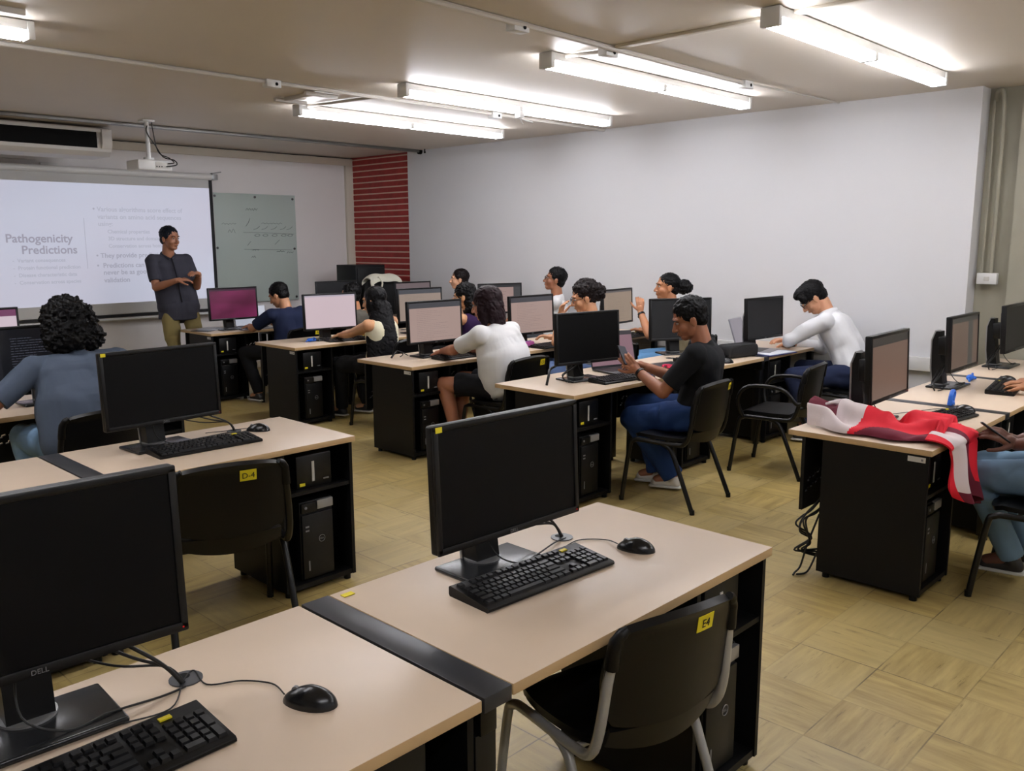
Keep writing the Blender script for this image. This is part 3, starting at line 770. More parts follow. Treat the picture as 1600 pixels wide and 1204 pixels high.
kb0 = make_keyboard(); kf = [True]
def keyboard(x, y, rz, lb):
    if kf[0]: kb0.location = (x,y,ZT); kb0.rotation_euler = (0,0,math.radians(rz)); kb0['label'] = lb; kb0['group'] = 'black full size keyboards'; kf[0] = False; return kb0
    return dup(kb0, (x,y,ZT), rz, lb, 'black full size keyboards')
keyboard(1.735,1.585,-3,'full black keyboard on the foreground centre desk with yellow sticker')
keyboard(.485,1.53,1,'black keyboard cut off at the bottom left corner, only the number pad side visible')
keyboard(1.86,3.86,6,'black keyboard in front of the switched off monitor behind the D-4 chair') if 0 else keyboard(1.86,3.80,-1,'black keyboard in front of the switched off monitor behind the D-4 chair')
keyboard(4.86,1.50,-8,'black keyboard lying against the red jacket')
keyboard(6.14,1.53,8,'black keyboard under the hand at the right edge')
keyboard(7.35,1.5,0,'black keyboard under the monitor at the far right edge')
keyboard(4.80,3.57,-6,'black keyboard beside the phone user laptop')
keyboard(4.85,5.27,-2,'black keyboard under the hands of the woman in white tee')
keyboard(5.95,5.20,4,'black keyboard right of the magenta pencil case')
keyboard(7.05,5.32-.17,3,'black keyboard left of the woman raising her hand')
keyboard(4.98,7.0,-10,'black keyboard under the hands of the long haired woman')
keyboard(6.04,3.70,-10,'black keyboard under the dark monitor behind the phone user')
keyboard(4.66,8.62,0,'black keyboard under the wine purple monitor') if 0 else None

def make_mouse():
    t = thing('computer_mouse', '', 'mouse')
    mb = MB().ball((0,0,.0),(.034,.062,.040),u=24,v=16)
    for v in mb.bm.verts:
        if v.co.z < 0: v.co.z *= .0
        if v.co.y > 0: v.co.z *= 1-.25*(v.co.y/.062); 
        v.co.x *= 1-.10*(v.co.y/.062)
    bmesh.ops.remove_doubles(mb.bm, verts=mb.bm.verts[:], dist=.0003)
    mb.build('shell', M['mouse'], t, smooth=80)
    MB().cyl((-.004,.032,.026),(.004,.032,.026),.0085,seg=14).build('scroll_wheel', M['logo'], t)
    return t
ms0 = make_mouse(); mf = [True]
def mouse(x, y, rz, lb, cable=None):
    if mf[0]: t = ms0; t.location = (x,y,ZT); t.rotation_euler = (0,0,math.radians(rz)); t['label'] = lb; t['group'] = 'black computer mice'; mf[0] = False
    else:
        t = ms0.copy(); COL.objects.link(t); t.location = (x,y,ZT); t.rotation_euler = (0,0,math.radians(rz)); t['label'] = lb; t['group'] = 'black computer mice'
        for c in MPARTS: copy_obj(c, t)
    if cable:
        R = Matrix.Rotation(-math.radians(rz),4,'Z')
        pts = [(0,.06,.012)]+[tuple(R @ V((a-x, b2-y, .004))) for a, b2 in cable]
        MB().tube(pts,.0018,6,sm=6).build('cable', M['cable'], t)
    return t
MPARTS = list(ms0.children)
mouse(2.13,1.52,20,'black mouse at the right of the foreground centre desk',[(2.13,1.64),(2.07,1.70),(1.98,1.69),(1.90,1.68)])
mouse(.915,1.475,28,'largest black mouse on the bottom left desk',[(.90,1.60),(.86,1.66),(.80,1.70),(.81,1.78),(.77,1.75),(.70,1.66),(.60,1.68)])
mouse(2.22,3.95,40,'black mouse at the right of the desk behind the D-4 chair',[(2.2,4.03),(2.1,4.05),(2.0,4.08)])
mouse(.86,3.62,10,'black mouse cut off at the left edge of the photo')
mouse(5.19,1.49,30,'black mouse right of the keyboard beside the red jacket',[(5.15,1.62),(4.95,1.70),(4.74,1.78)])
mouse(6.52,1.62,20,'black mouse behind the keyboard at the right edge')
mouse(6.02,3.47,60,'black mouse behind the back of the phone user')

# ---------------------------------------------------------------- chairs
def back_fn(u, v_, w=.225, h=.155):
    a = u*2-1; c = v_*2-1
    x = a*math.sqrt(max(0,1-.30*c*c*abs(a))); z = c*math.sqrt(max(0,1-.30*a*a*abs(c)))
    return x, z
def make_chair(frame, arms=False):
    t = thing('visitor_chair', '', 'chair')
    # seat
    def sf(u, v_):
        x, y = back_fn(u, v_)
        return (x*.235, y*.22+.0, .455-.014*(1-x*x)*(1-abs(y)) - .03*max(0,y-.7)/.3 + .035*max(0,-y-.75)/.25)
    MB().grid(sf, 20, 18, .022).build('seat', M['plastic'], t, smooth=60)
    def bf(u, v_):
        x, z = back_fn(u, v_)
        return (x*.238, -.235-.045*(1-x*x)-.05*z*.5-.014*max(0,z-.8)/.2, .665+z*.16)
    bk = MB().grid(bf, 30, 22, .024)
    # rear shroud between back and seat
    def rf(u, v_):
        x = u*2-1; return (x*.20, -.225-.035*(1-x*x)+.02*(1-v_), .46+.05*v_-.03*(1-x*x)*(1-v_))
    bk.build('backrest', M['plastic'], t, smooth=60)
    MB().grid(rf, 14, 4, .014).build('seat_shroud', M['plastic'], t, smooth=60)
    r = .0152
    for s in (-1, 1):
        x = s*.238
        MB().tube([(x*.92,-.258,.74),(x*.96,-.248,.66),(x,-.228,.52),(x,-.195,.445),(x*1.0,-.13,.425),(x,.10,.425),(x,.175,.415),(x*1.02,.205,.36),(x*1.05,.255,.012)], r, 10, sm=4, flat=1.0).build('side_frame', frame, t, smooth=60)
        MB().tube([(x,-.02,.425),(x*1.0,-.085,.40),(x*1.02,-.13,.33),(x*1.06,-.265,.012)], r, 10, sm=4).build('rear_leg', frame, t, smooth=60)
        for y in (.256,-.266): MB().cyl((x*1.05,y,0),(x*1.05,y+.002,.03),.016,seg=10).build('rubber_foot', M['plastic'], t)
        MB().tube([(x*.80,-.282,.806),(x*.88,-.274,.79),(x*.925,-.264,.76),(x*.94,-.256,.70)],[.012,.016,.019,.020],10,sm=3).build('frame_sleeve', M['plastic'], t)
        if arms:
            MB().tube([(x*1.02,.17,.42),(x*1.16,.20,.55),(x*1.2,.12,.655),(x*1.2,-.12,.655),(x*1.12,-.22,.56),(x,-.24,.56)],.014,10,sm=4).build('armrest', frame, t, smooth=60)
    MB().cyl((-.238,.08,.425),(.238,.08,.425),.010).cyl((-.238,-.12,.425),(.238,-.12,.425),.010).build('crossbar', frame, t)
    return t
chB = make_chair(M['steel_black']); chG = make_chair(M['greytube']); chA = make_chair(M['steel_black'], True)
used = set()
def chair(proto, x, y, rz, lb, code=None, sx=.09):
    if proto.name not in used:
        kids = list(proto.children); CH[proto.name] = kids; used.add(proto.name); t = proto; t.location = (x,y,0); t.rotation_euler = (0,0,math.radians(rz)); t['label'] = lb; t['group'] = 'black plastic visitor chairs'
    else:
        t = proto.copy(); COL.objects.link(t); t.location = (x,y,0); t.rotation_euler = (0,0,math.radians(rz)); t['label'] = lb; t['group'] = 'black plastic visitor chairs'
        for c in CH[proto.name]: copy_obj(c, t)
    if code is not None:
        def lf(u, v_, off=.0135):
            x = sx+(u-.5)*.066; z = .748+v_*.046; q = x/.238; zz = (z-.665)/.16
            dx = .045*2*q/.238; dz = -.025/.16; n = V((dx, -1, dz)).normalized()*-1
            n = V((dx,-1,dz)).normalized()
            return V((x, -.235-.045*(1-q*q)-.025*zz, z))+V((-n.x if n.y > 0 else n.x, n.y, n.z))*off
        s_ = MB().grid(lambda u, v_: lf(u, v_), 8, 3, .0015).build('number_label', M['yellow'], t)
        if code:
            c = lf(.5,.5,.0158); X = (lf(1,.5)-lf(0,.5)).normalized(); Z = (lf(.5,1)-lf(.5,0)).normalized(); Y = X.cross(Z)*-1
            Mx = Matrix((X, Z, -Y*-1)).transposed().to_4x4(); Mx = Matrix.Translation(c-Z*.012) @ Matrix((X, Z, X.cross(Z))).transposed().to_4x4()
            text('label_text', code, .034, Mx, M['ink'], s_, 'CENTER')
    return t
CH = {}
_c = chair(chG,1.82,1.375,-12,'black plastic chair with pale grey tube frame and E4 sticker in the foreground','E4',.07); _c.scale = (.92,.93,.97)
chair(chB,1.735,3.44,-17,'black chair with D-4 sticker behind the biggest black monitor','D-4',.06)
chair(chB,1.74,4.96,2,'black chair with C-4 sticker under the curly haired man in grey','C-4',.09)
chair(chB,4.77,3.10,4,'black chair with yellow sticker under the phone user in black tee','B1',.16)
chair(chA,5.93,2.98,8,'empty black armchair pulled out in the aisle with curved steel armrests')
chair(chB,7.15,2.90,-10,'black chair under the man in white shirt, partly hidden by a brown lit monitor')
chair(chB,4.84,4.76,2,'black chair with yellow sticker under the woman in white tee','C3',.12)
chair(chB,4.97,8.0,0,'black chair with yellow sticker under the man in navy','A3',.10)
chair(chB,4.98,6.42,14,'black chair under the long haired woman')
chair(chB,5.96,6.27,0,'black chair under the curly haired woman in purple')
chair(chB,5.98,4.72,0,'black chair under the person with curly bun and glasses')
chair(chB,7.05,4.58,0,'black chair under the woman raising her hand')
chair(chB,4.64,.93,4,'black chair at the right edge under the person in pale jeans')
chair(chB,6.0,.86,2,'black chair outside the right edge of the frame')
chair(chB,7.2,7.8,0,'black chair under the boy in profile near the white wall')
chair(chB,7.15,6.25,0,'black chair under the young man in glasses and white tee')
chair(chB,5.85,8.0,0,'black chair under the dark curly haired student behind the long haired woman')

# ---------------------------------------------------------------- front corner furniture
t = thing('equipment_cabinet', 'tall dark cabinet against the brick pier, only its top left corner visible', 'cabinet', (7.12,9.72,0))
MB().box((-.24,-.22,.05),(.24,.22,1.385),bev=.006).build('cabinet_body', M['panel'], t)
MB().box((-.22,-.232,.08),(.22,-.218,1.35),bev=.004).build('door', M['panel'], t)
MB().box((-.2,-.2,0),(.2,.2,.05)).build('plinth', M['black'], t)
t = thing('padded_armchair', 'large black padded armchair carrying a cream bag before the brick pier', 'armchair', (7.02,9.2,0))
def pf(u, v_):
    x, z = back_fn(u, v_); return (x*.27, -.05-.05*(1-x*x), .92+z*.32)
MB().grid(pf, 16, 14, .08).build('backrest', M['bagblack'], t, smooth=60)
MB().box((-.27,-.02,.42),(.27,.42,.52),bev=.03,seg=3).build('seat', M['bagblack'], t)
MB().cyl((0,.2,.08),(0,.2,.42),.035).build('column', M['steel_black'], t)
for k in range(5):
    a = 2*PI*k/5; MB().tube([(0,.2,.09),(.25*math.cos(a),.2+.25*math.sin(a),.05)],.018,8).ball((.26*math.cos(a),.2+.26*math.sin(a),.028),.028).build('wheel_leg', M['steel_black'], t)
t = thing('canvas_bag', 'cream canvas bag draped over the black padded armchair', 'bag', (7.0,9.13,1.24))
def cf(u, v_):
    x = (u*2-1)*.24; a = (v_-.5)*PI*1.15
    return (x, .11*math.sin(a)-.03, .075*math.cos(a)-.035-.05*abs(u*2-1)**3+.008*math.sin(u*9))
MB().grid(cf, 20, 12, .012).build('bag_body', M['creamcloth'], t, smooth=60)
MB().tube([(-.22,-.12,.0),(-.245,-.14,-.06),(-.23,-.14,-.12)],.014,8,sm=4,flat=1.5).tube([(-.14,-.13,.01),(-.09,-.15,-.06),(-.10,-.15,-.12)],.012,8,sm=4,flat=1.5).build('strap', M['creamcloth'], t)

# ---------------------------------------------------------------- laptops and small things
def laptop(x, y, rz, lb, body, scr, w=.36, d=.24, ang=105, z=ZT):
    t = thing('laptop', lb, 'laptop', (x,y,z), rz)
    MB().box((-w/2,-d/2,.002),(w/2,d/2,.017),bev=.005).build('laptop_base', body, t)
    MB().box((-w/2+.03,-d/2+.09,.0165),(w/2-.03,d/2-.03,.0185)).build('keyboard_area', M['key'], t, smooth=0)
    R = Matrix.Translation((0,d/2-.004,.016)) @ Matrix.Rotation(math.radians(90-ang),4,'X')
    MB().box((-w/2,0,0),(w/2,.008,d),bev=.003,Mx=R).build('lid', body, t)
    MB().box((-w/2+.008,-.0015,.016),(w/2-.008,.0005,d-.008),Mx=R).build('screen', scr, t, smooth=0)
    return t
laptop(4.93,8.72,-12,'silver laptop with a pale screen beside the wine purple monitor',M['laptop'],S['laptopwhite'],.36,.24,108)
laptop(5.15,3.80,-14,'dark laptop with a dusky pink page in front of the phone user',M['darklaptop'],S['laptoppink'],.42,.27,105)
laptop(6.84,3.63,12,'grey laptop open in front of the man in white shirt',M['laptop'],S['laptopgrey'],.34,.28,108)
o = MB().box((-.17,-.11,0),(.17,.11,.02),bev=.006).build('closed_laptop', M['darklaptop']); o.location = (5.52,3.70,ZT); o.rotation_euler = (0,0,-.2); tag(o,'closed black laptop on the desk behind the raised phone','laptop')
o = MB().tube([(-.05,0,.022),(-.02,.02,.03),(.03,.01,.028),(.06,-.01,.022),(.02,-.03,.024),(-.03,-.02,.024)],.009,8,sm=4).build('crimson_strap', M['magenta']); o.location = (5.42,3.62,ZT); tag(o,'small crimson strap lying on the closed black laptop','strap')
# blue cable tags
def bluetag(x, y, lb, up=False, s=1):
    mb = MB()
    if up:
        mb.tube([(-.03,0,.004),(-.015,0,.05),(.01,0,.085),(.035,0,.08),(.035,0,.055),(.02,0,.03),(.03,0,.004)],.008,8,sm=4,flat=1.6).ball((0,0,.016),(.036,.018,.016))
    else:
        mb.ball((0,0,.02),(.032,.022,.018)).tube([(.02,0,.02),(.05,.005,.035),(.07,.01,.02),(.05,-.012,.012),(.02,0,.012)],.007,8,sm=4).tube([(-.02,0,.02),(-.05,-.01,.006)],.006,6)
    o = mb.build('cable_tag', M['blue'], None, smooth=60); o.location = (x,y,ZT); o.scale = (s,s,s); tag(o, lb, 'plastic tag', 'blue plastic cable tags')
bluetag(4.62,7.16,'blue plastic tag on the desk end left of the pale pink monitor')
bluetag(4.97,3.50,'blue plastic tag beside the hand holding the phone',s=1.2)
bluetag(5.33,1.60,'blue plastic tag standing up on the strip behind the keyboard near the red jacket',True)
bluetag(6.36,1.80,'blue plastic tag under the second monitor from the red jacket',s=1.2)
# pencil case
t = thing('pencil_case', 'magenta pencil case on the desk behind the woman in white tee', 'pencil case', (5.70,5.34,ZT), 12)
MB().box((-.12,-.04,0),(.12,.04,.05),bev=.018,seg=3).build('case_body', M['pinkplast'], t)
MB().box((-.11,-.003,.049),(.11,.003,.053)).build('zip', M['blue'], t)
t = thing('zip_pouch', 'black fabric pencil pouch on the desk right of the phone user', 'pouch', (6.42,3.60,ZT), -12)
MB().box((-.18,-.08,0),(.18,.08,.11),bev=.035,seg=3).build('pouch_body', M['bagblack'], t, smooth=60)
MB().tube([(-.15,-.06,.095),(0,-.075,.10),(.15,-.06,.095)],.004,6).tube([(.16,0,.06),(.22,.02,.04)],.006,6).build('zip', M['steel_black'], t)
t = thing('notebook', 'open white notebook with navy cover on the desk left of the man in white shirt', 'notebook', (6.80,3.50,ZT+.001), -6)
MB().box((-.20,-.13,0),(.20,.13,.006),bev=.002).build('cover', M['navy'], t)
MB().box((-.19,-.12,.006),(.19,.12,.014),bev=.002).build('pages', M['paper'], t)
t = thing('papers', 'loose papers and a dark booklet on the corner of the desk near the instructor', 'papers', (4.50,8.95,ZT), 30)
MB().box((-.16,-.1,0),(.05,.12,.006)).build('booklet', M['darklaptop'], t)
MB().box((-.06,-.12,.006),(.17,.1,.01)).box((-.02,-.05,.01),(.2,.15,.013)).build('sheet', M['paper'], t)
o = MB().box((-.12,-.16,0),(.12,.16,.008)).build('paper_sheet', M['paper']); o.location = (5.55,8.75,ZT); tag(o,'white paper sheet on the far desk beside the long haired woman','paper')
o = MB().box((-.06,-.04,0),(.06,.04,.07),bev=.015).build('pink_pouch', M['pinkcloth']); o.location = (6.45,3.86,ZT); tag(o,'small dusty pink pouch between the phone user and the dark monitor','pouch')
# loose cables at desk backs
def cables(name, lb, paths, r=.006):
    o = None; mb = MB()
    for p in paths: mb.tube(p, r, 7, sm=6)
    o = mb.build(name, M['cable'], None, smooth=60); tag(o, lb, 'cables')
rr = random.Random(3); P_ = []
for i in range(5):
    x0 = 4.16+rr.uniform(-.02,.02); a = rr.uniform(-.02,.02)
    P_.append([(x0+.08,1.83,.42),(x0+.03,1.86+a,.36-.01*i),(x0-.02+a,1.90+a,.29),(x0-.05+a,1.90+a*2,.22+.01*i),(x0+.01+a,1.87,.17+a),(x0-.04-a,1.91+a,.12),(x0+.06,1.85,.07+.01*i)])
P_.append([(4.2,1.85,.3),(4.14,1.88,.14),(4.12,1.90,.03),(4.06,1.90,.012),(4.02,1.89,.012)])
P_.append([(4.2,1.85,.10),(4.12,1.86,.012),(4.04,1.88,.012)])
cables('cable_bundle','tangle of black cables hanging behind the desk with the red jacket', P_, .005)
cables('cable_loop','loop of black cable on the desk corner left of the woman in white tee',[[(4.42,5.66,ZT),(4.45,5.62,ZT+.06),(4.50,5.60,ZT+.03),(4.47,5.6,ZT+.01)],[(4.40,5.62,ZT+.005),(4.5,5.66,ZT+.05),(4.56,5.6,ZT+.012)]],.004)
cables('cable_loop','black cable leaving the desk grommet left of the switched off monitor beside the phone user',[[(4.27,3.80,ZT),(4.29,3.80,ZT+.06),(4.36,3.84,ZT+.10),(4.48,3.80,ZT+.14)]],.009)
o = MB().box((0,0,0),(.035,.02,.002)).build('yellow_sticker', M['yellow']); o.location = (1.285,1.875,ZT+.001); tag(o,'tiny yellow sticker on the far corner of the foreground desk by the dark strip','sticker')

# ---------------------------------------------------------------- red jacket draped over the desk end
t = thing('red_jacket', 'red, white and maroon sports jacket heaped over the corner of the right desk', 'jacket', (4.12,1.29,ZT))
def jacket(u, v_):
    # u: from far-left heap to hanging end, v_: across
    s = u*1.25
    if s < .62:
        k = s/.62
        lx = .10+.0*k - .07*math.sin(k*PI); rx = .36+.16*k+.06*math.sin(k*7)
        y = .66-k*.60; x = lx+(rx-lx)*v_
        y += .05*math.sin(v_*PI)*(1-k)
        e = math.sin(v_*PI)**.5; nz = noise.noise(V((v_*3.1, s*7, 1.3)))
        h = .012+.062*e+.022*math.sin(v_*13+s*8+nz*3)*e+.024*math.sin(s*19+v_*6+nz*4)*e+.04*(1-k)**2*e+.03*nz*e
        x += .02*math.sin(s*23)*(1-v_) ; x -= .01*v_*math.sin(s*17)
        return (x, y, max(.008,h))
    k = (s-.62)/.63
    if k < .2:
        q = k/.2; x = .03+.06*q+(.49-.07*q)*v_; a = q*PI/2
        y = .06-.10*math.sin(a)-.0; z = .03*(1)+.02*math.sin(v_*11+6)*(1-q)-.05*(1-math.cos(a))+.012
        return (x, y, z)
    q = (k-.2)/.8; x = .09+.05*q+(.42-.14*q)*v_+.02*math.sin(q*6+v_*3)
    y = -.04-.016*q+.030*math.sin(v_*14+q*2)*(.4+q)-.03*q
    z = -.02-.27*q*(.8+.3*v_)-.02*math.sin(v_*9)*q
    return (x, y-.0, z)
def jm(u, v_):
    s = u*1.25
    if s < .16: return 1 if v_ > .25 else 2
    if s < .20: return 2
    if s < .62:
        if s < .25+.05*math.sin(v_*5) and v_ < .62: return 2
        if v_ < .15*min(1, max(0, (s-.28)/.16)): return 1
        return 0
    if v_ < .10: return 0
    if v_ < .54: return 2 if s < 1.14 else 1
    if v_ < .62: return 1
    return 0 if s < 1.08 else 1
MB().grid(jacket, 200, 120, .008, mi=jm).build('jacket_cloth', [M['red'], M['maroon'], M['whitecloth']], t, smooth=80)
# white stripes of the sleeve lying at the back
for i in range(4):
    x = .22+i*.035
    MB().tube([(x,.62,.108),(x+.01,.58,.118),(x+.02,.54,.112)],.007,6,flat=1.6,sm=3).build('sleeve_stripe', M['whitecloth'], t)

# ---------------------------------------------------------------- people
TS = bpy.data.scenes.new('scratch')
def remeshed(name, mb, voxel, m, parent, it=6, fn=None, fac=.5):
    me = bpy.data.meshes.new(name); bmesh.ops.recalc_face_normals(mb.bm, faces=mb.bm.faces[:]); mb.bm.to_mesh(me); mb.bm.free()
    o = bpy.data.objects.new(name, me); TS.collection.objects.link(o)
    md = o.modifiers.new('r','REMESH'); md.mode = 'VOXEL'; md.voxel_size = voxel; md.use_smooth_shade = True
    if it:
        s_ = o.modifiers.new('s','SMOOTH'); s_.iterations = it; s_.factor = fac
    TS.view_layers[0].update(); dg = TS.view_layers[0].depsgraph
    m2 = bpy.data.meshes.new_from_object(o.evaluated_get(dg)); bpy.data.objects.remove(o); bpy.data.meshes.remove(me)
    if fn:
        m2.update()
        nn = [(v.co.copy(), v.normal.copy()) for v in m2.vertices]
        for v, (c, n) in zip(m2.vertices, nn): v.co = c+n*fn(c, n)
    for p in m2.polygons: p.use_smooth = True
    m2.materials.clear(); m2.materials.append(m); m2.name = name
    q = bpy.data.objects.new(name, m2); COL.objects.link(q); q.parent = parent
    return q

def ik(A, B, l1, l2, hint):
    d = B-A; L = d.length; mx = (l1+l2)*.995
    if L > mx: B = A+d*(mx/L); d = B-A; L = d.length
    L = max(L, abs(l1-l2)+.01)
    a = (l1*l1-l2*l2+L*L)/(2*L); h = math.sqrt(max(0,l1*l1-a*a)); n = d.normalized()
    q = hint-n*hint.dot(n); q.normalize()
    return A+n*a+q*h, B

def hand(mb, W, d, n, S, side, curl=.5, spread=1., thumb_out=1., pts=None):
    """W wrist, d pointing dir, n palm normal, side +1 if the thumb is at d x n side"""
    d = d.normalized(); n = (n-d*n.dot(d)).normalized(); t = d.cross(n)*side
    s = S
    mb.cap(W, W+d*.03*s, .026*s, .026*s)
    for k, o_ in enumerate((-.028,-.010,.009,.027)):
        mb.cap(W+d*.015*s+t*o_*.6*s, W+d*.085*s+t*o_*s, .0135*s, .0115*s)
    tips = []
    for k, (o_, L) in enumerate(((.029,.070),(.010,.080),(-.010,.074),(-.028,.058))):
        p = W+d*.085*s+t*o_*s; dd = (d+t*o_*2.2*spread).normalized(); r = .0098*s
        for j, fr in enumerate((.45,.32,.23)):
            ang = curl*(.55,.9,.7)[j]*(1+.12*(k-1))
            dd = (dd*math.cos(ang)+n*math.sin(ang)).normalized(); nx = (n*math.cos(ang)-dd*0)
            q = p+dd*L*fr*s; mb.cap(p, q, r, r*.93); p = q; r *= .93
        tips.append(p)
    p = W+d*.022*s+t*.026*s; dd = (d*.65+t*.75*thumb_out+n*.35).normalized()
    for L, r in ((.038,.0125),(.030,.011),(.024,.0095)):
        q = p+dd*L*s; mb.cap(p, q, r*s, r*.92*s); p = q; dd = (dd+d*.35+n*.2*curl).normalized()
    return tips

def rotm(f, u):
    """columns right, forward, up"""
    f = f.normalized(); r = f.cross(u).normalized(); u = r.cross(f).normalized()
    return Matrix((r, f, u)).transposed()

RW_ = Matrix.Rotation(.9,3,'Y') @ Matrix.Rotation(.6,3,'X') @ Matrix.Rotation(.4,3,'Z')
_mats = {}
def cm(name, rgb, **k):
    if name not in _mats: _mats[name] = mat(name, rgb, **k)
    return _mats[name]
def skinm(n, rgb): return cm('skin_'+n, rgb, rough=.48, sss=.08, var=.05, vscale=14, bump=.04, bscale=150)
def clothm(n, rgb): return cm('cloth_'+n, rgb, rough=.85, bump=.05, bscale=90, spec=.2)
def hairm(n, rgb, r=.42): return cm('hair_'+n, rgb, rough=r, bump=.2, bscale=160, spec=.14)

def person(key, label, P, Hc, yaw, hyaw, hpitch, skin, shirt, pants, hair, LW=None, RW=None, LF=None, RF=None, S=1.08,
           sleeve='short', sw=.185, belly=0., curl=.6, hroll=0, shoes=(40,38,38), bare_legs=False, glasses=False, watch=None,
           Lelb=None, Relb=None, Lhand=None, Rhand=None, standing=False, vox=.0055, wr=1.0, collar=False, beard=False, hem=.0, Lcurl=None, Rcurl=None, legw=1.0, headS=1.0, chest=1.0, bracelet=None):
    t = thing('person', label, 'person', (P[0], P[1], 0))
    O = V((P[0], P[1], 0)); P = V(P)-O; Hc = V(Hc)-O
    A = math.radians(yaw); f = V((-math.sin(A), math.cos(A), 0)); r = V((math.cos(A), math.sin(A), 0)); U = V((0,0,1))
    hA = math.radians(hyaw); hp = math.radians(hpitch)
    hf = V((-math.sin(hA)*math.cos(hp), math.cos(hA)*math.cos(hp), math.sin(hp)))
    HM = rotm(hf, U); 
    if hroll: HM = HM @ Matrix.Rotation(math.radians(hroll),3,'Y')
    hS = S*headS
    H = lambda x, y, z: Hc+HM @ V((x,y,z))*hS
    N = Hc+(HM @ V((0,-.035,-.10)))*hS*1.0-U*.060*S-f*.012*S         # neck base
    spine = (N-P); sl = spine.length; sd = spine.normalized()
    cf = (f-sd*f.dot(sd)).normalized()                     # chest forward
    mid = P+spine*.45-cf*.02*S; chestp = P+spine*.74-cf*.012*S
    SHc = P+spine*.885
    SL = SHc-r*sw*S; SR = SHc+r*sw*S
    def W_(w): return V(w)-O
    # legs
    HL, HR = P-r*.092*S, P+r*.092*S; th, sh = .435*S, .43*S
    LFp = W_(LF) if LF else P-r*.11+f*.42-U*(P.z-.09); RFp = W_(RF) if RF else P+r*.11+f*.42-U*(P.z-.09)
    kh = (f*.6+U*.9) if not standing else f
    KL, LFp = ik(HL, LFp, th, sh, kh-r*.12); KR, RFp = ik(HR, RFp, th, sh, kh+r*.12)
    # arms
    ua, fa = .285*S, .255*S
    LWp = W_(LW) if LW else P+f*.38-r*.1+U*.24; RWp = W_(RW) if RW else P+f*.38+r*.1+U*.24
    eh = -U*.9-f*.25
    EL, LWp = ik(SL, LWp, ua, fa, V(Lelb) if Lelb else eh-r*.5); ER, RWp = ik(SR, RWp, ua, fa, V(Relb) if Relb else eh+r*.5)
    # ---- body (skin)
    b = MB()
    hb = lambda c, rad: b.ball(H(*c), tuple(q*hS for q in rad), HM, 20, 14)
    hb((0,-.014,.03),(.076,.096,.086)); hb((0,.022,-.028),(.061,.066,.080)); hb((0,.050,-.088),(.034,.032,.025)); hb((0,.02,-.07),(.050,.055,.038))
    for s in (-1,1): hb((s*.036,.048,-.032),(.026,.030,.028)); hb((s*.077,-.006,-.012),(.009,.019,.031)); hb((s*.082,-.012,-.002),(.006,.013,.018))
    b.cap(H(0,.084,.008), H(0,.106,-.034), .0085*hS, .0125*hS); hb((0.012,.094,-.038),(.009,.010,.008)); hb((-.012,.094,-.038),(.009,.010,.008))
    b.cap(H(-.033,.074,.026), H(.033,.074,.026), .013*hS); hb((0,.083,-.058),(.021,.011,.0065)); hb((0,.082,-.069),(.019,.011,.0065))
    b.cap(H(0,-.03,-.07), N-U*.01, .055*S, .060*S)
    b.cap(N-sd*.02, chestp, .055*S, .075*S); b.cap(chestp-r*.06*S, chestp+r*.06*S, .07*S); b.cap(P-r*.05*S, P+r*.05*S, .085*S); b.cap(P, chestp, .085*S)
    for Sh, E, Wp, sg in ((SL,EL,LWp,-1),(SR,ER,RWp,1)):
        b.cap(Sh, E, .050*S, .038*S); b.cap(E, E+(Wp-E)*.35, .040*S, .039*S); b.cap(E+(Wp-E)*.35, Wp, .039*S, .026*S); b.ball(Sh,.056*S)
        b.cap(N-sd*.045, Sh, .042*S, .046*S)
    for Hh, K, F in ((HL,KL,LFp),(HR,KR,RFp)):
        b.cap(Hh, K, .072*S, .054*S); b.cap(K, K+(F-K)*.35-f*.012, .054*S, .052*S); b.cap(K+(F-K)*.35-f*.012, F, .052*S, .036*S)
        b.cap(F, F-U*.04+f*.10*S, .036*S, .03*S)
    for nm_, Wp, E, spec_, sg, cc in (('L',LWp,EL,Lhand,1,Lcurl),('R',RWp,ER,Rhand,-1,Rcurl)):
        d = (Wp-E).normalized(); n = -U
        if spec_: d = V(spec_[0]).normalized(); n = V(spec_[1])
        hand(b, Wp, d, n, S*1.0, sg, curl if cc is None else cc)
    body = remeshed('body', b, vox*.82, skinm(*skin), t, it=4)
    # ---- eyes and brows
    for s in (-1,1):
        e = MB().ball(H(s*.031,.078,.004),(.0115*hS,.0085*hS,.0065*hS),HM).build('eye', M['eyew'], t, smooth=80)
        MB().ball(H(s*.031,.0855,.004),(.0048*hS,.0025*hS,.0052*hS),HM).build('iris', M['iris'], e, smooth=80)
        MB().tube([H(s*.016,.088,.021),H(s*.033,.088,.027),H(s*.050,.079,.022)],.0032*hS,6,sm=3).build('eyebrow', hairm(*hair[1:3]), t)
    MB().ball(H(0,.0935,-.0635),(.019*hS,.0035*hS,.0028*hS),HM).build('lips', cm('lip_'+skin[0], tuple(int(c*.72) for c in skin[1])), t, smooth=80)
    if glasses:
        g_ = MB()
        for s in (-1,1):
            c = [(s*.031+.024*math.cos(a*PI/8),.098,.0+.020*math.sin(a*PI/8)) for a in range(17)]
            g_.tube([H(*q) for q in c], .0014*hS*1.4, 5); g_.tube([H(s*.055,.097,.004),H(s*.078,.03,.004),H(s*.080,-.015,-.002)],.0016*hS*1.3,5)
        g_.tube([H(-.008,.100,.002),H(.008,.100,.002)],.0018*hS,5); g_.build('glasses', M['glassrim'], t)
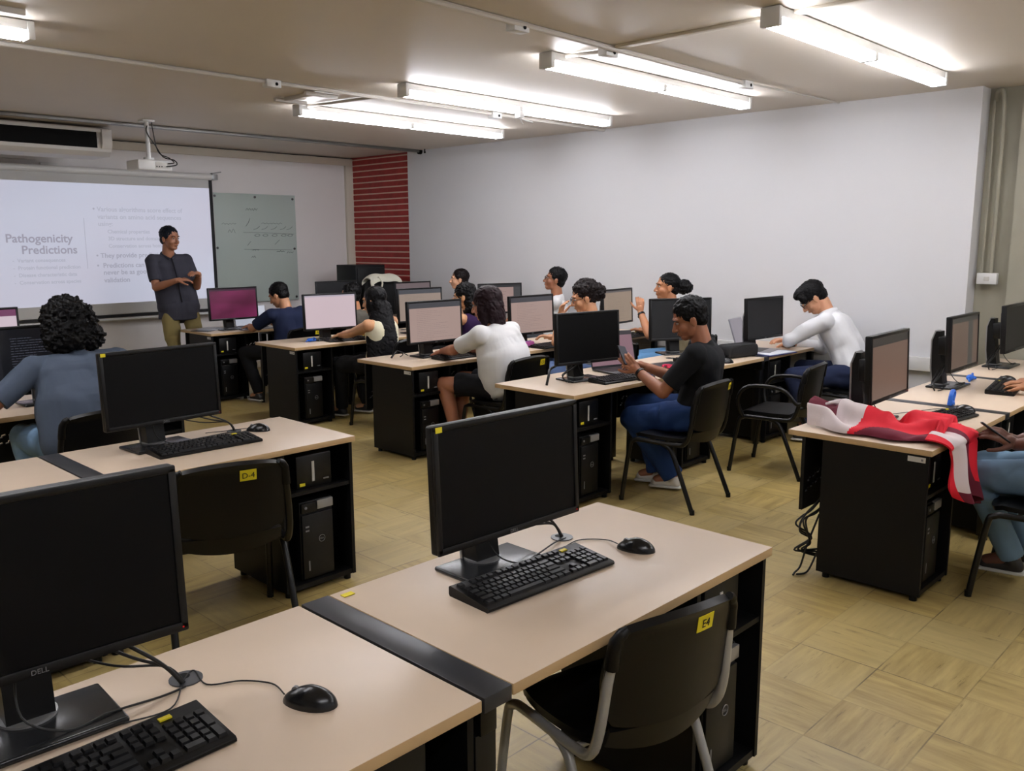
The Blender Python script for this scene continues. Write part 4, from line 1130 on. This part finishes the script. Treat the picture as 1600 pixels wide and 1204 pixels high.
    # ---- shirt
    def wr_fn(amp, sc, seed):
        sv = V((seed*3.1, seed*1.7, seed))
        def fn(c, n):
            p = RW_ @ c; q = p*sc+sv
            a = noise.noise(q); b2 = noise.noise(q*1.9+V((7.3,1.1,4.2)))
            w_ = math.sin(p.x*sc*4.6+5.5*a+2.2*b2)
            m_ = max(0., min(1., .55+1.6*noise.noise(q*.8+V((3,9,2)))))
            return amp*(1.05*w_*m_+.6*a)
        return fn
    if shirt:
        c = MB(); q = .014*S
        c.cap(chestp-r*.075*S*chest, chestp+r*.075*S*chest, .105*S*chest); c.cap(mid-r*(.055+belly*.3)*S, mid+r*(.055+belly*.3)*S, (.108+belly)*S); c.cap(P+sd*.07-r*(.06+belly*.3)*S, P+sd*.07+r*(.06+belly*.3)*S, (.112+belly*.8)*S)
        c.cap(P+sd*hem-r*.07*S, P+sd*hem+r*.07*S, (.108+belly*.6)*S)
        for k_ in (-1, -.5, .5, 1):
            a_ = chestp+r*k_*.075*S*chest; m_ = mid+r*k_*(.055+belly*.3)*S; h_ = P+sd*.07+r*k_*(.06+belly*.3)*S; l_ = P+sd*hem+r*k_*.07*S
            c.cap(a_, m_, .105*S*chest, (.108+belly)*S); c.cap(m_, h_, (.108+belly)*S, (.112+belly*.8)*S); c.cap(h_, l_, (.112+belly*.8)*S, (.108+belly*.6)*S)
        c.cap(N-sd*.028*S-f*.012, chestp, .064*S, .105*S)
        if standing:
            c.cap(P-r*.070*S, P+r*.070*S, (.125+belly*.5)*S); [c.cyl(P-U*.15+r*k_*S, P+U*.05+r*k_*.8*S, .150*S, .140*S, seg=36) for k_ in (-.055, 0, .055)]
        fr = {'short':.78,'long':1.9,'none':.0,'mid':.9}[sleeve]
        for Sh, E, Wp in ((SL,EL,LWp),(SR,ER,RWp)):
            if sleeve == 'none':
                c.cap(N-sd*.05, Sh-(Sh-SHc)*.35, .04*S, .045*S)
            else:
                c.cap(N-sd*.045*S, Sh, .052*S, .062*S); c.ball(Sh,.066*S,None,28,18)
                e1 = Sh+(E-Sh)*min(1,fr); c.cyl(Sh, e1, .064*S, .060*S if fr < 1 else .050*S, seg=32)
                if fr > 1:
                    c.ball(E,.050*S,None,28,18); c.cyl(E, E+(Wp-E)*.80, .050*S, .040*S, seg=32)
        so = remeshed('shirt', c, vox, clothm(*shirt), t, it=7, fn=wr_fn(.0075*wr, 4.2, len(key)*1.3+ord(key[-1])))
        if collar:
            MB().tube([N+f*.075*S-r*.012-U*.045*S, N-r*.068*S+U*.006*S, N-f*.066*S+U*.028*S, N+r*.068*S+U*.006*S, N+f*.075*S+r*.012-U*.045*S],.013*S,8,sm=6,flat=.8).build('collar', clothm(*shirt), so)
            MB().tube([N+cf*.09*S-sd*.05, chestp+cf*.127*S*chest, mid+cf*(.128+belly)*S, P+sd*.05+cf*(.122+belly*.7)*S],.005*S,6,sm=5,flat=2.2).build('button_placket', clothm(*shirt), so)
    # ---- trousers
    c = MB(); c.cap(P-r*.055*S+U*.01, P+r*.055*S+U*.01, .118*S); c.ball(P-f*.02, (.15*S,.125*S,.11*S), rotm(f,U), 32, 20)
    for Hh, K, F in ((HL,KL,LFp),(HR,KR,RFp)):
        c.cap(Hh, K, .094*S*legw**.5, .070*S*legw)
        if not bare_legs:
            c.cap(K, K+(F-K)*.4-f*.01, .068*S*legw, .064*S*legw); c.cyl(K+(F-K)*.4-f*.01, F+U*.0, .064*S*legw, .057*S*legw, seg=32)
    if bare_legs:
        c = MB(); c.cap(P-r*.055*S, P+r*.055*S, .118*S)
        for Hh, K in ((HL,KL),(HR,KR)): c.cyl(Hh, Hh+(K-Hh)*.75, .096*S, .082*S, seg=18); c.ball(Hh,.096*S)
    remeshed('shorts' if bare_legs else 'trousers', c, vox*1.15, clothm(*pants), t, it=8, fn=wr_fn(.007, 5, 2.2))
    # ---- shoes
    for F in (LFp, RFp):
        k = MB().cap(F-f*.02*S-U*.045, F+f*.11*S-U*.052, .034*S, .030*S); k.ball(F-U*.02,.042*S)
        sh_ = remeshed('shoe', k, .008, cm('shoe_'+str(shoes), shoes, rough=.5), t, it=4)
        zb = min(v.co.z for v in sh_.data.vertices)
        MB().box((-.038*S,-.055*S,0),(.038*S,.148*S,.018),bev=.012,Mx=Matrix.Translation(V((F.x,F.y,zb-.002))) @ Matrix.Rotation(A,4,'Z')).build('shoe_sole', M['tagwhite'], sh_)
    # ---- hair
    typ, hn, hc = hair[0], hair[1], hair[2]; hm = hairm(hn, hc, .38 if 'long' in typ else .6)
    c = MB(); hh = lambda p, rad: c.ball(H(*p), tuple(q*hS for q in rad), HM, 18, 12)
    rnd = random.Random(key)
    def curls(n, c0, R_, rad, cond=lambda d: True):
        k = 0
        while k < n:
            d = V((rnd.gauss(0,1), rnd.gauss(0,1), rnd.gauss(0,1))).normalized()
            if not cond(d): continue
            hh((c0[0]+d.x*R_[0], c0[1]+d.y*R_[1], c0[2]+d.z*R_[2]), (rad*rnd.uniform(.7,1.2),)*3); k += 1
    if typ in ('short','short_curly','fringe','under'):
        hh((0,-.024,.044),(.084,.101,.086)); hh((0,-.055,-.012),(.070,.056,.062))
        for s in (-1,1): hh((s*.066,-.002,.03),(.018,.045,.036)); hh((s*.072,.0,.0),(.008,.012,.024))
        if typ == 'short_curly': curls(260,(0,-.022,.048),(.079,.095,.083),.0095,lambda d: d.z > -.15-.6*(d.y<0) and not (d.y > .55 and d.z < .35))
        if typ == 'fringe': hh((0,.058,.058),(.058,.034,.030)); curls(20,(0,.05,.06),(.05,.035,.03),.014)
        if typ == 'under': hh((0,.03,.085),(.066,.075,.044)); hh((-.05,.06,.05),(.026,.030,.045))
        fn = wr_fn(.004, 60, 4)
    elif typ == 'curly_long':
        hh((0,-.03,.045),(.094,.108,.094)); hh((0,-.06,-.06),(.110,.078,.105))
        for s in (-1,1): hh((s*.085,.0,-.05),(.040,.052,.095))
        curls(420,(0,-.035,-.015),(.118,.112,.135),.017,lambda d: not (d.y > .35 and d.z < .5)); curls(160,(0,-.055,-.085),(.135,.085,.075),.016,lambda d: d.y < .3)
        fn = wr_fn(.012, 38, 5)
    elif typ == 'bun_curly':
        hh((0,-.026,.044),(.088,.104,.088)); hh((0,-.115,.02),(.070,.060,.066)); curls(110,(0,-.03,.05),(.085,.1,.085),.017,lambda d: d.z > -.1 and not (d.y > .5 and d.z < .4)); curls(70,(0,-.118,.02),(.062,.055,.058),.019)
        hh((0,-.055,-.012),(.066,.052,.056)); fn = wr_fn(.006, 50, 5)
    elif typ == 'puff':
        hh((0,-.024,.042),(.083,.100,.085)); hh((0,-.06,-.02),(.066,.052,.055)); hh((0,-.145,.005),(.060,.062,.052)); curls(90,(0,-.155,.005),(.062,.065,.052),.018); fn = wr_fn(.004, 60, 5)
    elif typ == 'bob':
        hh((0,-.026,.036),(.092,.110,.096)); hh((0,-.042,-.025),(.097,.088,.100)); hh((0,-.055,-.085),(.096,.072,.090)); hh((0,-.07,-.14),(.080,.050,.065))
        for s in (-1,1): hh((s*.076,.008,-.06),(.022,.040,.10))
        fn = wr_fn(.0035, 30, 3)
    elif typ == 'long':
        hh((0,-.026,.040),(.087,.105,.091)); hh((0,-.05,-.05),(.092,.070,.10))
        for s in (-1,1): hh((s*.074,.004,-.05),(.020,.038,.10))
        for j in range(25):
            k0 = Hc+HM @ V((0,-.065,-.05))*hS
            j1 = j/24; g_ = V((.61,.79,0)); e0 = P-g_*.17*S-U*.08; q0 = k0-g_*.02+(e0-k0+g_*.02)*j1-g_*.035*math.sin(j1*PI)
            c.ball(q0, (hS*(.092+.055*min(1,j1*2.2)-.015*j1), .042*hS, .05*hS), rotm(g_,U), 24, 12)
        fn = wr_fn(.003, 26, 3)
    elif typ == 'long_curly':
        hh((0,-.026,.042),(.090,.106,.092)); hh((0,-.06,-.06),(.100,.066,.10)); hh((0,-.07,-.17),(.092,.05,.09)); hh((0,-.07,-.26),(.075,.045,.07))
        curls(150,(0,-.06,-.12),(.095,.060,.20),.024,lambda d: not (d.y > .2 and d.z > .0)); fn = wr_fn(.007, 40, 5)
    remeshed('hair', c, .0065, hm, t, it=2 if 'cur' in typ or typ == 'puff' else 9, fn=fn)
    if watch:
        Wp, E = (LWp, EL) if watch == 'L' else (RWp, ER); d = (Wp-E).normalized(); c0 = Wp-d*.028*S
        wb = MB().cyl(c0-d*.010, c0+d*.010, .034*S, .033*S, seg=20).build('wristwatch', M['steel_black'], t)
        sd2 = (-U.cross(d)).normalized(); n2 = d.cross(sd2)
        MB().cyl(c0+n2*.030*S, c0+n2*.042*S, .019*S, seg=18).build('watch_face', M['darklaptop'], wb)
    t['_j'] = 0; del t['_j']
    return t, dict(LW=LWp+O, RW=RWp+O, EL=EL+O, ER=ER+O, N=N+O)

BLK = (14,13,14)
def seat(x, y, z=.56): return (x, y, z)
# man leaning at far left, seen from behind
person('P1','person with bushy dark curly hair in blue grey tee leaning over the left desk',(1.78,5.0,.56),(1.80,5.32,1.23),6,12,-22,
       ('a',(178,118,86)),('slate',(78,88,104)),('paleblue',(116,146,176)),('curly_long','black',(13,12,13)),
       LW=(1.30,5.45,.79),RW=(2.05,5.62,.80),LF=(1.62,5.45,.10),RF=(1.95,5.48,.10),S=1.14,sw=.212,belly=.055,Lelb=(-.75,-.25,-.55),chest=1.22,wr=1.1)
# man in navy
person('P2','person in navy tee with short black hair looking down at the silver laptop',(4.97,8.08,.56),(4.94,8.22,1.135),8,30,-25,
       ('b',(196,142,106)),('navytee',(30,38,64)),('blackp',(22,22,24)),('short','black',BLK),
       LW=(4.80,8.60,.79),RW=(5.12,8.62,.79),LF=(4.70,8.30,.10),RF=(5.05,8.5,.10),Lelb=(-.8,-.3,-.5),S=1.06,vox=.007)
# long haired woman
person('P3','woman with very long straight black hair, typing at the pale pink monitor',(4.97,6.49,.56),(4.94,6.56,1.15),18,26,-8,
       ('c',(200,148,108)),('creamtop',(224,218,190)),('blackp',(22,22,24)),('long','glossblack',(16,15,17)),
       LW=(4.86,7.00,.80),RW=(5.0,7.12,.80),LF=(4.84,6.98,.10),RF=(5.12,6.95,.10),sleeve='none',Lelb=(-.9,-.1,-.9),S=1.06,vox=.0065,shoes=(30,30,34))
# dark haired student behind her
person('P3b','person with dark curly hair mostly hidden behind the long haired woman',(5.85,7.98,.52),(5.75,8.06,1.10),20,40,-5,
       ('d',(176,120,84)),('olivetop',(96,92,84)),('blackp',(22,22,24)),('short_curly','black',BLK),
       LW=(5.65,8.5,.79),RW=(5.95,8.55,.79),sleeve='none',S=1.06,vox=.008)
# woman in white tee
person('P4','woman with dark reddish hair in white tee typing at a tan lit monitor',(4.86,4.74,.57),(4.80,4.92,1.205),12,26,-12,
       ('e',(168,112,84)),('whitetee',(222,222,222)),('blackshort',(24,24,27)),('bob','reddish',(32,18,22)),
       LW=(4.72,5.34,.80),RW=(4.93,5.42,.80),LF=(4.60,5.05,.10),RF=(4.75,5.2,.10),Lelb=(-.95,-.1,-.6),S=1.12,sw=.20,belly=.045,chest=1.15,bare_legs=True,wr=.9,vox=.0055,hem=.03)
person('P5','woman with long curly hair in purple top, behind the woman in white tee',(5.97,6.34,.56),(5.92,6.38,1.15),20,38,-8,
       ('c',(200,148,108)),('purpletop',(48,28,66)),('blackp',(22,22,24)),('long_curly','black',BLK),
       LW=(5.75,6.92,.80),RW=(5.98,6.95,.80),sleeve='none',S=1.06,vox=.0075)
person('P6','boy with short dark hair seen in profile, farthest student by the white wall',(7.24,7.82,.60),(7.22,7.86,1.235),38,50,2,
       ('f',(206,156,124)),('peachtop',(206,160,130)),('blackp',(22,22,24)),('short','darkbrown',(26,20,20)),
       LW=(6.98,8.3,.80),RW=(7.2,8.4,.80),sleeve='none',S=1.04,vox=.0075)
person('P7','young man in glasses and white tee looking up towards the screen',(7.2,6.30,.60),(7.22,6.31,1.275),38,48,12,
       ('g',(150,98,70)),('whitetee',(222,222,222)),('greyp',(70,72,78)),('short_curly','black',BLK),
       LW=(6.9,6.8,.80),RW=(7.2,6.9,.80),S=1.08,glasses=True,vox=.0065)
person('P8','person with curly dark bun and glasses, chin on hand, behind the dark monitor',(6.0,4.76,.56),(5.95,4.86,1.20),28,52,-14,
       ('h',(196,142,104)),('greytop',(120,124,134)),('blueshort',(90,110,150)),('bun_curly','darkbrown2',(30,24,24)),
       LW=(5.82,5.02,1.03),RW=(6.1,5.35,.80),Lelb=(-.7,-.1,-.8),Lhand=((-.1,-.3,1),(.2,-.9,0)),sleeve='none',S=1.10,glasses=True,vox=.006)
person('P9','woman with black hair puff, raised hand, black watch and blue jeans',(7.13,4.58,.58),(6.97,4.68,1.26),34,50,2,
       ('g2',(176,120,84)),('tantop',(150,138,110)),('jeans',(100,146,190)),('puff','black',BLK),
       LW=(6.86,4.90,1.02),RW=(7.2,5.1,.80),Lhand=((.05,.1,1),(.7,.6,0)),Lelb=(-.35,.3,-1),watch='L',sleeve='none',S=1.08,vox=.006,Lcurl=1.0)
# phone user in black
p10, j10 = person('P10','man in black tee and blue jeans holding a phone, in the middle aisle',(4.88,3.02,.575),(4.82,3.06,1.195),22,44,-22,
       ('i',(150,96,68)),('blacktee',(22,23,26)),('denim',(34,58,104)),('short_curly','black',BLK),
       LW=(4.66,3.34,.845),RW=(4.90,3.46,.84),LF=(4.93,3.22,.10),RF=(4.98,3.38,.10),Lelb=(-.5,-.4,-1),S=1.10,sw=.195,chest=1.12,legw=1.2,watch='L',Lhand=((-.3,.75,.75),(.75,.3,-.2)),Rhand=((-.9,.35,.35),(-.2,.1,-1)),Lcurl=.75,Rcurl=.9,vox=.0045,shoes=(205,200,192),wr=.8)
person('P11','man in a white long sleeved shirt bent over the wall desk writing, seen from behind',(7.22,2.92,.57),(7.18,3.33,1.205),14,34,-45,
       ('j',(206,150,116)),('whiteshirt',(224,225,228)),('navyp',(32,40,66)),('under','black',BLK),
       LW=(7.20,3.55,.79),RW=(7.36,3.60,.79),LF=(6.92,3.15,.10),RF=(7.3,3.3,.10),Lelb=(-1.2,.15,-.2),sleeve='long',S=1.14,sw=.19,chest=1.08,glasses=True,watch='R',vox=.005,wr=1.0,collar=True)
p12, j12 = person('P12','person in pale blue jeans holding a phone, cut off by the right edge',(4.72,.82,.60),(4.70,.86,1.28),10,20,-30,
       ('k',(104,66,52)),('greytee',(80,84,90)),('palejeans',(112,140,164)),('short','black',BLK),
       LW=(4.62,1.08,.72),RW=(4.80,1.12,.70),LF=(4.74,1.08,.12),RF=(4.93,1.05,.12),legw=.98,Lhand=((-.35,.7,.45),(.5,.3,-.6)),Rhand=((-.4,.8,.35),(-.2,.1,-1)),Lelb=(-.6,-.4,-.8),S=1.08,Lcurl=.8,vox=.0055)
person('P13','person cut off by the right edge, only a hand on a keyboard visible',(6.05,.86,.57),(6.04,.98,1.25),5,10,-15,
       ('g2',(176,120,84)),('greytee',(80,84,90)),('blackp',(22,22,24)),('short','black',BLK),
       LW=(5.98,1.36,.80),RW=(6.2,1.42,.80),S=1.08,vox=.0075)
# instructor
person('P15','instructor in dark grey shirt and khaki trousers standing before the slide, gesturing',(4.46,9.55,.985),(4.39,9.50,1.735),172,197,-3,
       ('l',(170,116,88)),('charcoal',(62,62,72)),('khaki',(140,126,82)),('short','blueblack',(24,28,36)),
       LW=(4.56,9.22,1.345),RW=(4.30,9.22,1.285),LF=(4.62,9.58,.10),RF=(4.34,9.56,.10),Lelb=(.3,.15,-1),Relb=(-.35,.15,-1),Lhand=((-.8,-.5,.2),(0,.3,-1)),Rhand=((.9,-.3,.1),(0,.3,-1)),
       standing=True,S=1.10,sw=.168,belly=.03,chest=1.08,collar=True,hem=-.06,vox=.006,wr=.6)

def phone(x, y, z, R_, lb):
    t = thing('mobile_phone', lb, 'phone', (x,y,z)); t.rotation_euler = R_
    MB().box((-.038,-.078,-.0045),(.038,.078,.0045),bev=.004,seg=3).build('phone_body', M['steel_black'], t)
    MB().box((-.034,-.074,.0042),(.034,.074,.0052)).build('screen', S['phone'], t, smooth=0)
phone(j10['LW'].x-.005, j10['LW'].y+.105, j10['LW'].z+.095, (math.radians(50),math.radians(12),math.radians(-8)), 'phone with a lit screen held by the man in black tee')
phone(j12['LW'].x-.02, j12['LW'].y+.09, j12['LW'].z+.05, (math.radians(35),math.radians(10),math.radians(20)), 'phone held by the person in pale jeans at the right edge')

bpy.data.scenes.remove(TS)
